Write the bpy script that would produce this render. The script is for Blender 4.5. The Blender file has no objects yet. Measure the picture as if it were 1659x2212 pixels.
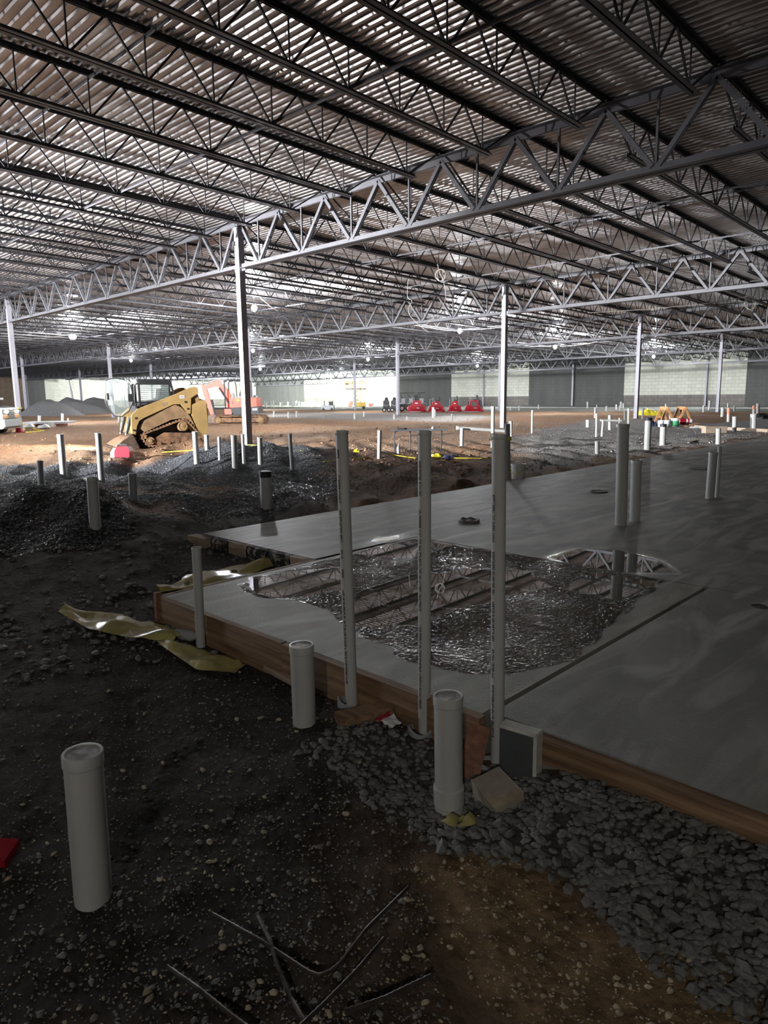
import bpy, math, random
import numpy as np
from mathutils import Vector, Matrix

random.seed(7); rng = np.random.default_rng(11)
SC = bpy.context.scene; COL = SC.collection; D = bpy.data

# ------------------------------------------------------------------ camera
F, PITCH, ROLL, YAW = 1503.52, 0.16585, -0.012276, 2.378447 - math.pi
CAMZ = 1.5
_c, _s = math.cos(YAW), math.sin(YAW)
FW = np.array([_s*math.cos(PITCH), _c*math.cos(PITCH), -math.sin(PITCH)])
_r0 = np.array([_c, -_s, 0.]); _u0 = np.cross(_r0, FW)
RT = _r0*math.cos(ROLL) + _u0*math.sin(ROLL); UP = -_r0*math.sin(ROLL) + _u0*math.cos(ROLL)
CP = np.array([0, 0, CAMZ])
cd = D.cameras.new('camera'); cam = D.objects.new('camera', cd); COL.objects.link(cam)
cd.sensor_fit = 'VERTICAL'; cd.sensor_height = 24; cd.lens = F*24/2212; cd.clip_end = 400; cd.clip_start = .05
cam.matrix_world = Matrix([[RT[0], UP[0], -FW[0], 0], [RT[1], UP[1], -FW[1], 0], [RT[2], UP[2], -FW[2], CAMZ], [0, 0, 0, 1]])
SC.camera = cam

# ------------------------------------------------------------------ world, exposure
w = D.worlds.new('world'); SC.world = w; w.use_nodes = True
w.node_tree.nodes['Background'].inputs[0].default_value = (.62, .66, .72, 1)
w.node_tree.nodes['Background'].inputs[1].default_value = 60
vs = SC.view_settings; vs.view_transform = 'Standard'; vs.look = 'None'; vs.gamma = 1; vs.use_curve_mapping = False
vs.exposure = 0.9
cy = SC.cycles
cy.max_bounces = 6; cy.diffuse_bounces = 4; cy.glossy_bounces = 4; cy.transmission_bounces = 4; cy.transparent_max_bounces = 8
cy.caustics_reflective = False; cy.caustics_refractive = False
cy.sample_clamp_indirect = 4.0; cy.use_denoising = True

def lamp(name, kind, loc, power, col=(1, 1, 1), size=.2, rot=None, target=None, **kw):
    ld = D.lights.new(name, kind); ld.energy = power; ld.color = col
    if kind == 'AREA':
        ld.shape = 'RECTANGLE'; ld.size = size[0]; ld.size_y = size[1]
    else: ld.shadow_soft_size = size
    for k, v in kw.items(): setattr(ld, k, v)
    o = D.objects.new(name, ld); COL.objects.link(o); o.location = loc
    if target is not None:
        o.rotation_euler = (Vector(target)-Vector(loc)).to_track_quat('-Z', 'Y').to_euler()
    return o

# building geometry: joist girders run along x on lines Y0+(j-1)*SJ, joists along y, roof falls 2.1 % along y
X0, Y0, SG, SJ, ZC = -15.834, 11.216, 16.9127, 12.2622, 5.861
def zc(x, y): return ZC + .0028*(x-X0) - .02117*(y-Y0)
COOL = (.94, .97, 1.0); WARM = (1, .93, .82); GREEN = (.88, 1.0, .86)
# daylight enters through a loading-dock opening in the front wall (out of frame); the portal only guides the sampling
DOCKS = [(-74., -52., 0., 3.9)]
for x0, x1, z0, z1 in DOCKS:
    o = lamp('daylight_portal', 'AREA', ((x0+x1)/2, -14.1, (z0+z1)/2), 1, size=(x1-x0, z1-z0), target=((x0+x1)/2, 0, (z0+z1)/2)); o.data.cycles.is_portal = True
# flood lamps of the work area (stands are built further down, none for the far-left spot)
lamp('flood_far_white_panel', 'SPOT', (-66, 60.5, 3.2), 90000, GREEN, size=.3, target=(-74, 75, 2.4), spot_size=2.5, spot_blend=.6)
lamp('flood_near_left', 'SPOT', (-17, -5.6, 3.0), 8500, (.95, .97, 1), size=.25, target=(-20, 14, 1.6), spot_size=1.4, spot_blend=.5)
for tg, pw in (((-9, 33, 2.2), 24000), ((-19, 38, 2.2), 9500), ((-44, 34, 2.2), 12000)):
    lamp('flood_near_left', 'SPOT', (-17, -5.6, 3.0), pw, (.97, .98, 1), size=.25, target=tg, spot_size=.62, spot_blend=.8)
lamp('deck_fill_up', 'SPOT', (-17, -5.6, 3.1), 2200, (1, .97, .97), .2, target=(-10.5, 11, 6), spot_size=.8, spot_blend=.8)  # upward fill added only to brighten the roof deck, not a lamp of the site
lamp('flood_far_left', 'SPOT', (-84, 55, 3.2), 26000, COOL, size=.3, target=(-108, 66, 2.0), spot_size=2.4, spot_blend=.7)  # unseen lamp assumed for the bright left wall panel

# ------------------------------------------------------------------ pixel helpers (metres from the photograph)
def ray(x, y): return FW + RT*(x-829.5)/F - UP*(y-1106)/F
def at(x, y, z=.15):
    d = ray(x, y); return CP + d*((z-CAMZ)/d[2])
def atY(x, y, Y):
    d = ray(x, y); return CP + d*(Y/d[1])
def atX(x, y, X):
    d = ray(x, y); return CP + d*(X/d[0])
def atdepth(x, y, dep): return CP + ray(x, y)*dep
def depth(P): return float((np.array(P)-CP) @ FW)
def atroof(x, y, dz):
    d = ray(x, y); t = (ZC+dz-CAMZ-.0028*X0+.02117*Y0)/(d[2]-.0028*d[0]+.02117*d[1]); return CP + d*t

# ------------------------------------------------------------------ noise in numpy
def _hash(ix, iy, s):
    h = (ix.astype(np.int64)*374761393 + iy.astype(np.int64)*668265263 + s*1442695040888963) & 0x7fffffff
    h = ((h ^ (h >> 13))*1274126177) & 0x7fffffff
    return ((h ^ (h >> 16)) & 0xffff)/65535.
def vnoise(x, y, s=0):
    x = np.asarray(x, float); y = np.asarray(y, float)
    ix = np.floor(x); iy = np.floor(y); fx = x-ix; fy = y-iy
    fx = fx*fx*(3-2*fx); fy = fy*fy*(3-2*fy)
    a = _hash(ix, iy, s); b = _hash(ix+1, iy, s); c = _hash(ix, iy+1, s); d = _hash(ix+1, iy+1, s)
    return (a*(1-fx)+b*fx)*(1-fy)+(c*(1-fx)+d*fx)*fy
def fbm(x, y, s=0, o=4):
    v = 0; a = .5
    for k in range(o):
        v = v + a*(vnoise(x, y, s+k)-.5); x = x*2.03+3.1; y = y*2.03+1.7; a *= .5
    return v
def sstep(a, b, x):
    t = np.clip((np.asarray(x, float)-a)/(b-a), 0, 1); return t*t*(3-2*t)
def pmask(poly, x, y, soft=.2):
    """soft inside mask of a polygon given in world xy"""
    x = np.asarray(x, float); y = np.asarray(y, float)
    inside = np.zeros(x.shape, bool); dist = np.full(x.shape, 1e9); n = len(poly)
    for i in range(n):
        x1, y1 = poly[i]; x2, y2 = poly[(i+1) % n]
        c = ((y1 > y) != (y2 > y)) & (x < (x2-x1)*(y-y1)/((y2-y1) or 1e-9)+x1); inside ^= c
        dx, dy = x2-x1, y2-y1; t = np.clip(((x-x1)*dx+(y-y1)*dy)/(dx*dx+dy*dy+1e-12), 0, 1)
        dist = np.minimum(dist, np.hypot(x-x1-t*dx, y-y1-t*dy))
    return sstep(-soft, soft, np.where(inside, dist, -dist))
def ppoly(pts, z=.1): return [tuple(at(px, py, z)[:2]) for px, py in pts]

# ------------------------------------------------------------------ materials
def nd(nt, t, **kw):
    n = nt.nodes.new(t)
    for k, v in kw.items():
        if k in n.inputs: n.inputs[k].default_value = v
        else: setattr(n, k, v)
    return n
def rgba(c): return (c[0], c[1], c[2], 1)
def mat(name, col, rough=.6, metal=0., var=.25, scale=8., bump=0., bscale=60., col2=None, det=6., emit=None, estr=0., alpha=None, trans=0., stretch=None, spec=None, thr=(.35, .65)):
    m = D.materials.new(name); m.use_nodes = True; nt = m.node_tree; L = nt.links.new
    b = nt.nodes['Principled BSDF']; b.inputs['Roughness'].default_value = rough; b.inputs['Metallic'].default_value = metal
    if spec is not None: b.inputs['Specular IOR Level'].default_value = spec
    tc = nd(nt, 'ShaderNodeTexCoord'); src = tc.outputs['Object']
    if stretch:
        mp = nd(nt, 'ShaderNodeMapping'); mp.inputs['Scale'].default_value = stretch; L(src, mp.inputs[0]); src = mp.outputs[0]
    n = nd(nt, 'ShaderNodeTexNoise', Scale=scale, Detail=det, Roughness=.6); L(src, n.inputs['Vector'])
    r = nd(nt, 'ShaderNodeMapRange'); r.inputs[1].default_value = thr[0]; r.inputs[2].default_value = thr[1]; L(n.outputs['Fac'], r.inputs[0])
    mx = nd(nt, 'ShaderNodeMix', data_type='RGBA'); L(r.outputs[0], mx.inputs['Factor'])
    c2 = col2 or tuple(min(1, c*(1+var)) for c in col); c1 = col if col2 else tuple(c*(1-var) for c in col)
    mx.inputs[6].default_value = rgba(c1); mx.inputs[7].default_value = rgba(c2)
    L(mx.outputs[2], b.inputs['Base Color'])
    if bump:
        n2 = nd(nt, 'ShaderNodeTexNoise', Scale=bscale, Detail=4.); L(tc.outputs['Object'], n2.inputs['Vector'])
        bp = nd(nt, 'ShaderNodeBump', Strength=1., Distance=bump); L(n2.outputs['Fac'], bp.inputs['Height']); L(bp.outputs[0], b.inputs['Normal'])
    if emit: b.inputs['Emission Color'].default_value = rgba(emit); b.inputs['Emission Strength'].default_value = estr
    if alpha is not None: b.inputs['Alpha'].default_value = alpha
    if trans: b.inputs['Transmission Weight'].default_value = trans
    return m
M = {}
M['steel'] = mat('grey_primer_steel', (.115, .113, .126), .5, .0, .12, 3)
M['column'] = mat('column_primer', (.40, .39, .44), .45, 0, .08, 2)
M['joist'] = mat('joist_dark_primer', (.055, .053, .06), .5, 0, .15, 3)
M['deck'] = mat('galvanised_deck', (.56, .545, .555), .33, .7, .18, .7, det=4.)
M['pvc'] = mat('white_pvc', (.56, .56, .54), .35, 0, .05, 6)
M['pvc_grey'] = mat('grey_pvc', (.36, .37, .38), .4, 0, .06, 6)
M['capdirt'] = mat('dirty_cap', (.16, .15, .13), .6, 0, .2, 14, col2=(.62, .61, .58), thr=(.38, .56))
M['ink'] = mat('black_ink', (.05, .05, .055), .6)
M['pink_paint'] = mat('orange_marking_paint', (.85, .33, .2), .5, 0, .1)
M['white_paint'] = mat('white_wall_paint', (.72, .72, .64), .7, 0, .05, 1.5)
M['yellow_film'] = mat('yellow_film', (.50, .45, .17), .2, 0, .2, 5, bump=.006, bscale=22)
M['yellow_tape'] = mat('yellow_tape', (.85, .70, .04), .4)
M['lumber'] = mat('form_lumber', (.15, .085, .045), .75, 0, .3, 4, stretch=(.5, 6, 10), col2=(.37, .225, .125), bump=.001, bscale=90)
M['lumber_pale'] = mat('pale_lumber', (.46, .36, .27), .75, 0, .2, 5, stretch=(1, 6, 6))
M['lumber_red'] = mat('reddish_lumber', (.26, .12, .07), .75, 0, .3, 8, stretch=(1, 5, 5))
M['sawwood'] = mat('orange_sawhorse_wood', (.60, .30, .12), .6, 0, .15, 5)
M['rebar'] = mat('rebar_steel', (.10, .085, .075), .45, .6, .3, 30)
M['dark'] = mat('dark_plastic', (.03, .03, .033), .5)
M['rubber'] = mat('track_rubber', (.05, .045, .042), .8, 0, .3, 6)
M['mudtrack'] = mat('muddy_track', (.09, .06, .045), .85, 0, .3, 7, col2=(.38, .2, .1))
M['cat_yellow'] = mat('machine_yellow', (.44, .29, .115), .45, 0, .12, 2.5)
M['cat_mud'] = mat('muddy_yellow', (.30, .19, .10), .8, 0, .25, 5)
M['orange'] = mat('excavator_orange', (.80, .085, .03), .4, 0, .08, 2)
M['red'] = mat('machine_red', (.40, .013, .028), .35, 0, .1, 2)
M['iron'] = mat('bucket_iron', (.16, .115, .085), .55, .4, .3, 6)
M['chrome'] = mat('chrome_rod', (.6, .6, .6), .2, 1.)
M['grey_metal'] = mat('grey_metal', (.32, .33, .34), .45, .4, .1)
M['glass'] = mat('cab_glass', (.75, .9, .85), .05, 0, .02, trans=.0, alpha=.14)
M['white'] = mat('white_plastic', (.8, .8, .8), .4, 0, .04)
M['sheet'] = mat('pale_sheet', (.72, .74, .78), .4, 0, .06)
M['silver'] = mat('silver_plastic', (.36, .36, .38), .35, .2, .06)
M['green'] = mat('green_label', (.03, .38, .14), .4)
M['yellow_tarp'] = mat('yellow_tarp', (.85, .72, .05), .4, 0, .1, 6)
M['black_film'] = mat('black_film', (.012, .012, .014), .25, 0, .2, 6, bump=.01, bscale=12)
M['cord'] = mat('white_cord', (.42, .39, .35), .5)
M['navy'] = mat('navy_fabric', (.03, .035, .09), .7)
M['lift_yellow'] = mat('lift_yellow', (.75, .50, .06), .4)
M['terracotta'] = mat('terracotta', (.50, .2, .12), .7)
M['greyboard'] = mat('grey_board_face', (.088, .09, .095), .75, 0, .15, 5)
M['whiteedge'] = mat('white_board_edge', (.66, .64, .58), .6, 0, .15, 20)
M['brickgrey'] = mat('pinkish_paver', (.34, .28, .245), .8, 0, .2, 9, col2=(.46, .41, .32), bump=.003, bscale=60)
M['pallet_block'] = mat('wrapped_block', (.55, .60, .68), .35, 0, .15, 5)
M['heap'] = mat('grey_aggregate', (.16, .155, .155), .85, 0, .25, 12, bump=.02, bscale=25)
M['claysoil'] = mat('clay_soil', (.31, .18, .105), .9, 0, .25, 10, bump=.015, bscale=22)
M['stone_grey'] = mat('grey_stone', (.185, .18, .17), .7, 0, .35, 16)
M['stone_tan'] = mat('tan_stone', (.44, .36, .25), .7, 0, .35, 14)
M['stone_black'] = mat('wet_black_gravel', (.11, .115, .125), .26, 0, .45, 20)
M['bottle'] = mat('clear_bottle', (.7, .72, .75), .08, 0, .02, alpha=.45)
M['cord_y'] = M['yellow_tape']
M['bulb'] = mat('lit_bulb', (1, 1, 1), .5, emit=(.95, .98, 1), estr=60)
M['bulb_far'] = mat('lit_flood', (1, 1, 1), .5, emit=(.9, 1, .92), estr=40)
M['bulb_dim'] = mat('lit_small_flood', (1, 1, 1), .5, emit=(1, 1, .97), estr=5)
M['raggedge'] = mat('ragged_concrete_edge', (.03, .03, .03), .8, 0, .3, 18, col2=(.42, .37, .34), thr=(.52, .6))
M['cablamp'] = mat('lit_cab_lamp', (1, 1, 1), .5, emit=(1, 1, .95), estr=70)
M['headlamp'] = mat('lit_headlamp', (1, .9, .8), .5, emit=(1, .88, .72), estr=14)

def mat_block(name, c1, c2, mortar, rough=.85, streak=0.):
    """block wall: courses 0.2 m high, blocks 0.4 m long; too far away to tell single blocks apart"""
    m = D.materials.new(name); m.use_nodes = True; nt = m.node_tree; L = nt.links.new
    b = nt.nodes['Principled BSDF']; b.inputs['Roughness'].default_value = rough
    tc = nd(nt, 'ShaderNodeTexCoord'); sp = nd(nt, 'ShaderNodeSeparateXYZ'); L(tc.outputs['Object'], sp.inputs[0])
    ad = nd(nt, 'ShaderNodeMath', operation='ADD'); L(sp.outputs[0], ad.inputs[0]); L(sp.outputs[1], ad.inputs[1])
    cb = nd(nt, 'ShaderNodeCombineXYZ'); L(ad.outputs[0], cb.inputs[0]); L(sp.outputs[2], cb.inputs[1])
    br = nd(nt, 'ShaderNodeTexBrick', Scale=1.); br.inputs['Brick Width'].default_value = .62; br.inputs['Row Height'].default_value = .31
    br.inputs['Mortar Size'].default_value = .018; br.inputs['Color1'].default_value = rgba(c1); br.inputs['Color2'].default_value = rgba(c2); br.inputs['Mortar'].default_value = rgba(mortar)
    L(cb.outputs[0], br.inputs['Vector'])
    mp = nd(nt, 'ShaderNodeMapping'); mp.inputs['Scale'].default_value = (1, 1, .12); L(tc.outputs['Object'], mp.inputs[0])
    n = nd(nt, 'ShaderNodeTexNoise', Scale=1.6, Detail=6.); L(mp.outputs[0], n.inputs['Vector'])
    r = nd(nt, 'ShaderNodeMapRange'); r.inputs[1].default_value = .3; r.inputs[2].default_value = .7; r.inputs[3].default_value = 1-streak; r.inputs[4].default_value = 1+streak*.6; L(n.outputs['Fac'], r.inputs[0])
    mx = nd(nt, 'ShaderNodeMix', data_type='RGBA', blend_type='MULTIPLY'); mx.inputs['Factor'].default_value = 1
    L(br.outputs['Color'], mx.inputs[6]); L(r.outputs[0], mx.inputs[7]); L(mx.outputs[2], b.inputs['Base Color'])
    return m
M['wall_white'] = mat_block('painted_block', (.66, .66, .57), (.58, .585, .50), (.44, .44, .38), streak=.1)
M['wall_dark'] = mat_block('dark_block', (.105, .104, .10), (.098, .097, .093), (.088, .087, .083), streak=.13)
M['wall_base'] = mat_block('bare_block', (.23, .21, .19), (.18, .165, .15), (.12, .11, .1), streak=.15)
M['wall_brown'] = mat_block('brown_block', (.22, .16, .11), (.18, .13, .09), (.12, .09, .07), streak=.3)

def mat_attr(name, rough=.9, spec=.25, wet=False):
    """soil: colour from the per-vertex soil type attribute, broken up by noise"""
    m = D.materials.new(name); m.use_nodes = True; nt = m.node_tree; L = nt.links.new
    b = nt.nodes['Principled BSDF']; b.inputs['Roughness'].default_value = rough; b.inputs['Specular IOR Level'].default_value = spec
    at_ = nd(nt, 'ShaderNodeAttribute', attribute_name='soil'); tc = nd(nt, 'ShaderNodeTexCoord')
    n = nd(nt, 'ShaderNodeTexNoise', Scale=7., Detail=10., Roughness=.7); L(tc.outputs['Object'], n.inputs['Vector'])
    r = nd(nt, 'ShaderNodeMapRange'); r.inputs[1].default_value = .3; r.inputs[2].default_value = .7; r.inputs[3].default_value = .55; r.inputs[4].default_value = 1.45; L(n.outputs['Fac'], r.inputs[0])
    mx = nd(nt, 'ShaderNodeMix', data_type='RGBA', blend_type='MULTIPLY'); mx.inputs['Factor'].default_value = 1
    L(at_.outputs['Color'], mx.inputs[6]); L(r.outputs[0], mx.inputs[7]); L(mx.outputs[2], b.inputs['Base Color'])
    v = nd(nt, 'ShaderNodeTexVoronoi', Scale=26.); L(tc.outputs['Object'], v.inputs['Vector'])
    n2 = nd(nt, 'ShaderNodeTexNoise', Scale=40., Detail=8., Roughness=.7); L(tc.outputs['Object'], n2.inputs['Vector'])
    ad = nd(nt, 'ShaderNodeMath', operation='SUBTRACT'); L(n2.outputs['Fac'], ad.inputs[0]); L(v.outputs['Distance'], ad.inputs[1])
    bp = nd(nt, 'ShaderNodeBump', Strength=1., Distance=.05); L(ad.outputs[0], bp.inputs['Height']); L(bp.outputs[0], b.inputs['Normal'])
    return m
M['soil'] = mat_attr('site_soil')

def mat_concrete(name, base, dark, light, wet=False):
    m = D.materials.new(name); m.use_nodes = True; nt = m.node_tree; L = nt.links.new
    b = nt.nodes['Principled BSDF']; tc = nd(nt, 'ShaderNodeTexCoord'); src = tc.outputs['Object']
    n = nd(nt, 'ShaderNodeTexNoise', Scale=1.1, Detail=8., Roughness=.62, Distortion=.6); L(src, n.inputs['Vector'])
    mp = nd(nt, 'ShaderNodeMapping'); mp.inputs['Scale'].default_value = (3.2, .8, 1); mp.inputs['Rotation'].default_value = (0, 0, -.7); L(src, mp.inputs[0])
    n2 = nd(nt, 'ShaderNodeTexNoise', Scale=1.3, Detail=6., Distortion=1.2); L(mp.outputs[0], n2.inputs['Vector'])
    r = nd(nt, 'ShaderNodeMapRange'); r.inputs[1].default_value = .32; r.inputs[2].default_value = .68; L(n.outputs['Fac'], r.inputs[0])
    mx = nd(nt, 'ShaderNodeMix', data_type='RGBA'); L(r.outputs[0], mx.inputs['Factor']); mx.inputs[6].default_value = rgba(dark); mx.inputs[7].default_value = rgba(base)
    r2 = nd(nt, 'ShaderNodeMapRange'); r2.inputs[1].default_value = .46; r2.inputs[2].default_value = .72; L(n2.outputs['Fac'], r2.inputs[0])
    mx2 = nd(nt, 'ShaderNodeMix', data_type='RGBA'); L(r2.outputs[0], mx2.inputs['Factor']); L(mx.outputs[2], mx2.inputs[6]); mx2.inputs[7].default_value = rgba(light)
    rr = nd(nt, 'ShaderNodeMapRange'); rr.inputs[1].default_value = .3; rr.inputs[2].default_value = .7; rr.inputs[3].default_value = .42; rr.inputs[4].default_value = .62; L(n2.outputs['Fac'], rr.inputs[0])
    nb = nd(nt, 'ShaderNodeTexNoise', Scale=45., Detail=6.); L(src, nb.inputs['Vector'])
    bp = nd(nt, 'ShaderNodeBump', Strength=.5, Distance=.004); L(nb.outputs['Fac'], bp.inputs['Height'])
    if not wet:
        L(mx2.outputs[2], b.inputs['Base Color']); L(rr.outputs[0], b.inputs['Roughness']); L(bp.outputs[0], b.inputs['Normal'])
        return m
    # attribute 'wet': r = damp and gritty, g = standing water
    a = nd(nt, 'ShaderNodeAttribute', attribute_name='wet'); sp = nd(nt, 'ShaderNodeSeparateColor'); L(a.outputs['Color'], sp.inputs[0])
    nw = nd(nt, 'ShaderNodeTexNoise', Scale=5., Detail=8., Roughness=.65); L(src, nw.inputs['Vector'])
    def edge(out, k):
        q = nd(nt, 'ShaderNodeMapRange'); q.inputs[1].default_value = .25; q.inputs[2].default_value = .75; L(out, q.inputs[0]); return q.outputs[0]
    damp = edge(sp.outputs['Red'], .8); pool = edge(sp.outputs['Green'], .9)
    mw = nd(nt, 'ShaderNodeMix', data_type='RGBA', blend_type='MULTIPLY'); L(damp, mw.inputs['Factor']); L(mx2.outputs[2], mw.inputs[6]); mw.inputs[7].default_value = (.44, .42, .40, 1)
    L(mw.outputs[2], b.inputs['Base Color'])
    f1 = nd(nt, 'ShaderNodeMix', data_type='FLOAT'); L(damp, f1.inputs['Factor']); f1.inputs[2].default_value = .6; f1.inputs[3].default_value = .19
    f2 = nd(nt, 'ShaderNodeMix', data_type='FLOAT'); L(pool, f2.inputs['Factor']); L(f1.outputs[0], f2.inputs[2]); f2.inputs[3].default_value = .015
    L(f2.outputs[0], b.inputs['Roughness'])
    ng = nd(nt, 'ShaderNodeTexNoise', Scale=60., Detail=3., Roughness=.6); L(src, ng.inputs['Vector'])
    iv = nd(nt, 'ShaderNodeMath', operation='SUBTRACT'); iv.inputs[0].default_value = 1.; L(pool, iv.inputs[1])
    sc2 = nd(nt, 'ShaderNodeMath', operation='MULTIPLY'); L(damp, sc2.inputs[0]); sc2.inputs[1].default_value = .004
    sc1 = nd(nt, 'ShaderNodeMath', operation='ADD'); L(sc2.outputs[0], sc1.inputs[0]); sc1.inputs[1].default_value = .0045 if 'wet' in name else .0015
    sc3 = nd(nt, 'ShaderNodeMath', operation='MULTIPLY'); L(sc1.outputs[0], sc3.inputs[0]); L(iv.outputs[0], sc3.inputs[1])
    bp2 = nd(nt, 'ShaderNodeBump', Strength=1.); L(sc3.outputs[0], bp2.inputs['Distance']); L(ng.outputs['Fac'], bp2.inputs['Height'])
    L(bp2.outputs[0], b.inputs['Normal'])
    return m
M['slab'] = mat_concrete('trowelled_concrete', (.31, .305, .28), (.17, .168, .155), (.48, .47, .44), wet=True)
M['slab_wet'] = mat_concrete('wet_concrete', (.29, .28, .23), (.18, .172, .14), (.36, .35, .30), wet=True)
M['slab_far'] = mat_concrete('far_concrete', (.30, .31, .30), (.2, .21, .2), (.4, .4, .39))

# ------------------------------------------------------------------ mesh builder
class MB:
    def __init__(s): s.v = []; s.f = []; s.mi = []
    def add(s, vs_, fs, m=0):
        o = len(s.v); s.v += [tuple(map(float, p)) for p in vs_]; s.f += [tuple(i+o for i in f) for f in fs]; s.mi += [m]*len(fs); return s
    def box(s, c, d, R=None, m=0):
        vs_ = [Vector((x*d[0]/2, y*d[1]/2, z*d[2]/2)) for x in (-1, 1) for y in (-1, 1) for z in (-1, 1)]
        if R is not None: vs_ = [R @ p for p in vs_]
        vs_ = [p+Vector(c) for p in vs_]
        return s.add(vs_, [(0, 1, 3, 2), (4, 6, 7, 5), (0, 4, 5, 1), (2, 3, 7, 6), (0, 2, 6, 4), (1, 5, 7, 3)], m)
    def bar(s, p0, p1, w_, h_, up=(0, 0, 1), m=0):
        p0 = Vector(p0); p1 = Vector(p1); d = (p1-p0); L_ = d.length; d.normalize(); u = Vector(up)
        sd = d.cross(u)
        if sd.length < 1e-4: sd = d.cross(Vector((1, 0, 0)))
        sd.normalize(); u = sd.cross(d)
        R = Matrix((d, sd, u)).transposed()
        return s.box((p0+p1)/2, (L_, w_, h_), R, m)
    def cyl(s, p0, p1, r0, r1=None, n=12, caps=True, m=0):
        r1 = r0 if r1 is None else r1; p0 = Vector(p0); p1 = Vector(p1); d = (p1-p0).normalized()
        a = d.orthogonal().normalized(); b = d.cross(a); vs_ = []
        for p, r in ((p0, r0), (p1, r1)):
            for k in range(n):
                t = 2*math.pi*k/n; vs_.append(p+a*(r*math.cos(t))+b*(r*math.sin(t)))
        fs = [(k, (k+1) % n, n+(k+1) % n, n+k) for k in range(n)]
        if caps: fs += [tuple(range(n))[::-1], tuple(range(n, 2*n))]
        return s.add(vs_, fs, m)
    def tube(s, path, r, n=6, m=0):
        P = [Vector(p) for p in path]; vs_ = []; a = None
        for i, p in enumerate(P):
            d = (P[min(i+1, len(P)-1)]-P[max(i-1, 0)]).normalized()
            a = d.orthogonal().normalized() if a is None else (a-d*a.dot(d)).normalized()
            b = d.cross(a)
            rr = r[i] if hasattr(r, '__len__') else r
            vs_ += [p+a*(rr*math.cos(2*math.pi*k/n))+b*(rr*math.sin(2*math.pi*k/n)) for k in range(n)]
        fs = [(i*n+k, i*n+(k+1) % n, (i+1)*n+(k+1) % n, (i+1)*n+k) for i in range(len(P)-1) for k in range(n)]
        fs += [tuple(range(n))[::-1], tuple(range((len(P)-1)*n, len(P)*n))]
        return s.add(vs_, fs, m)
    def prism(s, poly, y0, y1, m=0):
        """polygon in local xz, extruded from y0 to y1"""
        n = len(poly); vs_ = [(x, y0, z) for x, z in poly]+[(x, y1, z) for x, z in poly]
        return s.add(vs_, [tuple(range(n)), tuple(range(n, 2*n))[::-1]]+[(i, n+i, n+(i+1) % n, (i+1) % n) for i in range(n)], m)
    def lathe(s, prof, c=(0, 0, 0), n=24, m=0):
        vs_ = []; k_ = len(prof)
        for r, z in prof:
            vs_ += [(c[0]+r*math.cos(2*math.pi*k/n), c[1]+r*math.sin(2*math.pi*k/n), c[2]+z) for k in range(n)]
        fs = [(i*n+k, i*n+(k+1) % n, (i+1)*n+(k+1) % n, (i+1)*n+k) for i in range(k_-1) for k in range(n)]
        fs += [tuple(range(n))[::-1], tuple(range((k_-1)*n, k_*n))]
        return s.add(vs_, fs, m)
    def sheet(s, rows, m=0, th=0.):
        """grid of points; th gives it a thickness downwards"""
        nr, nc = len(rows), len(rows[0]); vs_ = [p for r in rows for p in r]
        fs = [(i*nc+k, i*nc+k+1, (i+1)*nc+k+1, (i+1)*nc+k) for i in range(nr-1) for k in range(nc-1)]
        s.add(vs_, fs, m)
        if th:
            s.add([(p[0], p[1], p[2]-th) for p in vs_], [f[::-1] for f in fs], m)
        return s
    def build(s, name, mats, parent=None, smooth=None):
        me = D.meshes.new(name); me.from_pydata(s.v, [], s.f); 
        if not isinstance(mats, (list, tuple)): mats = [mats]
        for m_ in mats: me.materials.append(M[m_] if isinstance(m_, str) else m_)
        if any(s.mi): me.polygons.foreach_set('material_index', s.mi)
        if smooth is not None:
            me.polygons.foreach_set('use_smooth', [True]*len(me.polygons)); me.set_sharp_from_angle(angle=math.radians(smooth))
        me.update()
        return link(name, me, parent)
def link(name, me, parent=None):
    o = D.objects.new(name, me); COL.objects.link(o)
    if parent is not None: o.parent = parent
    return o
def tag(o, label=None, cat=None, group=None, kind=None):
    if label: o['label'] = label
    if cat: o['category'] = cat
    if group: o['group'] = group
    if kind: o['kind'] = kind
    return o
def thing(name, loc, label, cat, group=None, rz=0., H=None):
    """an Empty at the thing's base; H = heading of its local x axis"""
    o = D.objects.new(name, None); COL.objects.link(o); o.location = tuple(map(float, loc)); o.empty_display_size = .1
    if H is not None: rz = math.atan2(H[1], H[0])
    o.rotation_euler = (0, 0, rz); return tag(o, label, cat, group)
KIDS = {}
def copy_tree(root, loc, rz=None, label=None, group=None):
    r = root.copy(); COL.objects.link(r); r.location = tuple(map(float, loc))
    if rz is not None: r.rotation_euler = (0, 0, rz)
    if label: r['label'] = label
    if group: r['group'] = group
    for ch in KIDS.setdefault(root.name, [c for c in root.children]):
        c = ch.copy(); COL.objects.link(c); c.parent = r
    return r
WORDS = 'first second third fourth fifth sixth seventh eighth ninth tenth eleventh twelfth thirteenth fourteenth fifteenth sixteenth seventeenth eighteenth nineteenth twentieth'.split()
TENS = {2: 'twenty', 3: 'thirty', 4: 'forty', 5: 'fifty', 6: 'sixty', 7: 'seventy'}
TENTH = {3: 'thirtieth', 4: 'fortieth', 5: 'fiftieth', 6: 'sixtieth', 7: 'seventieth'}
def ordn(n):
    if n <= 20: return WORDS[n-1]
    return TENTH[n//10] if n % 10 == 0 else TENS[n//10]+'-'+WORDS[n % 10-1]
def px_of(P):
    d = np.array(P, float)-CP; z = d@FW; return 829.5+F*(d@RT)/z, 1106-F*(d@UP)/z

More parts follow.
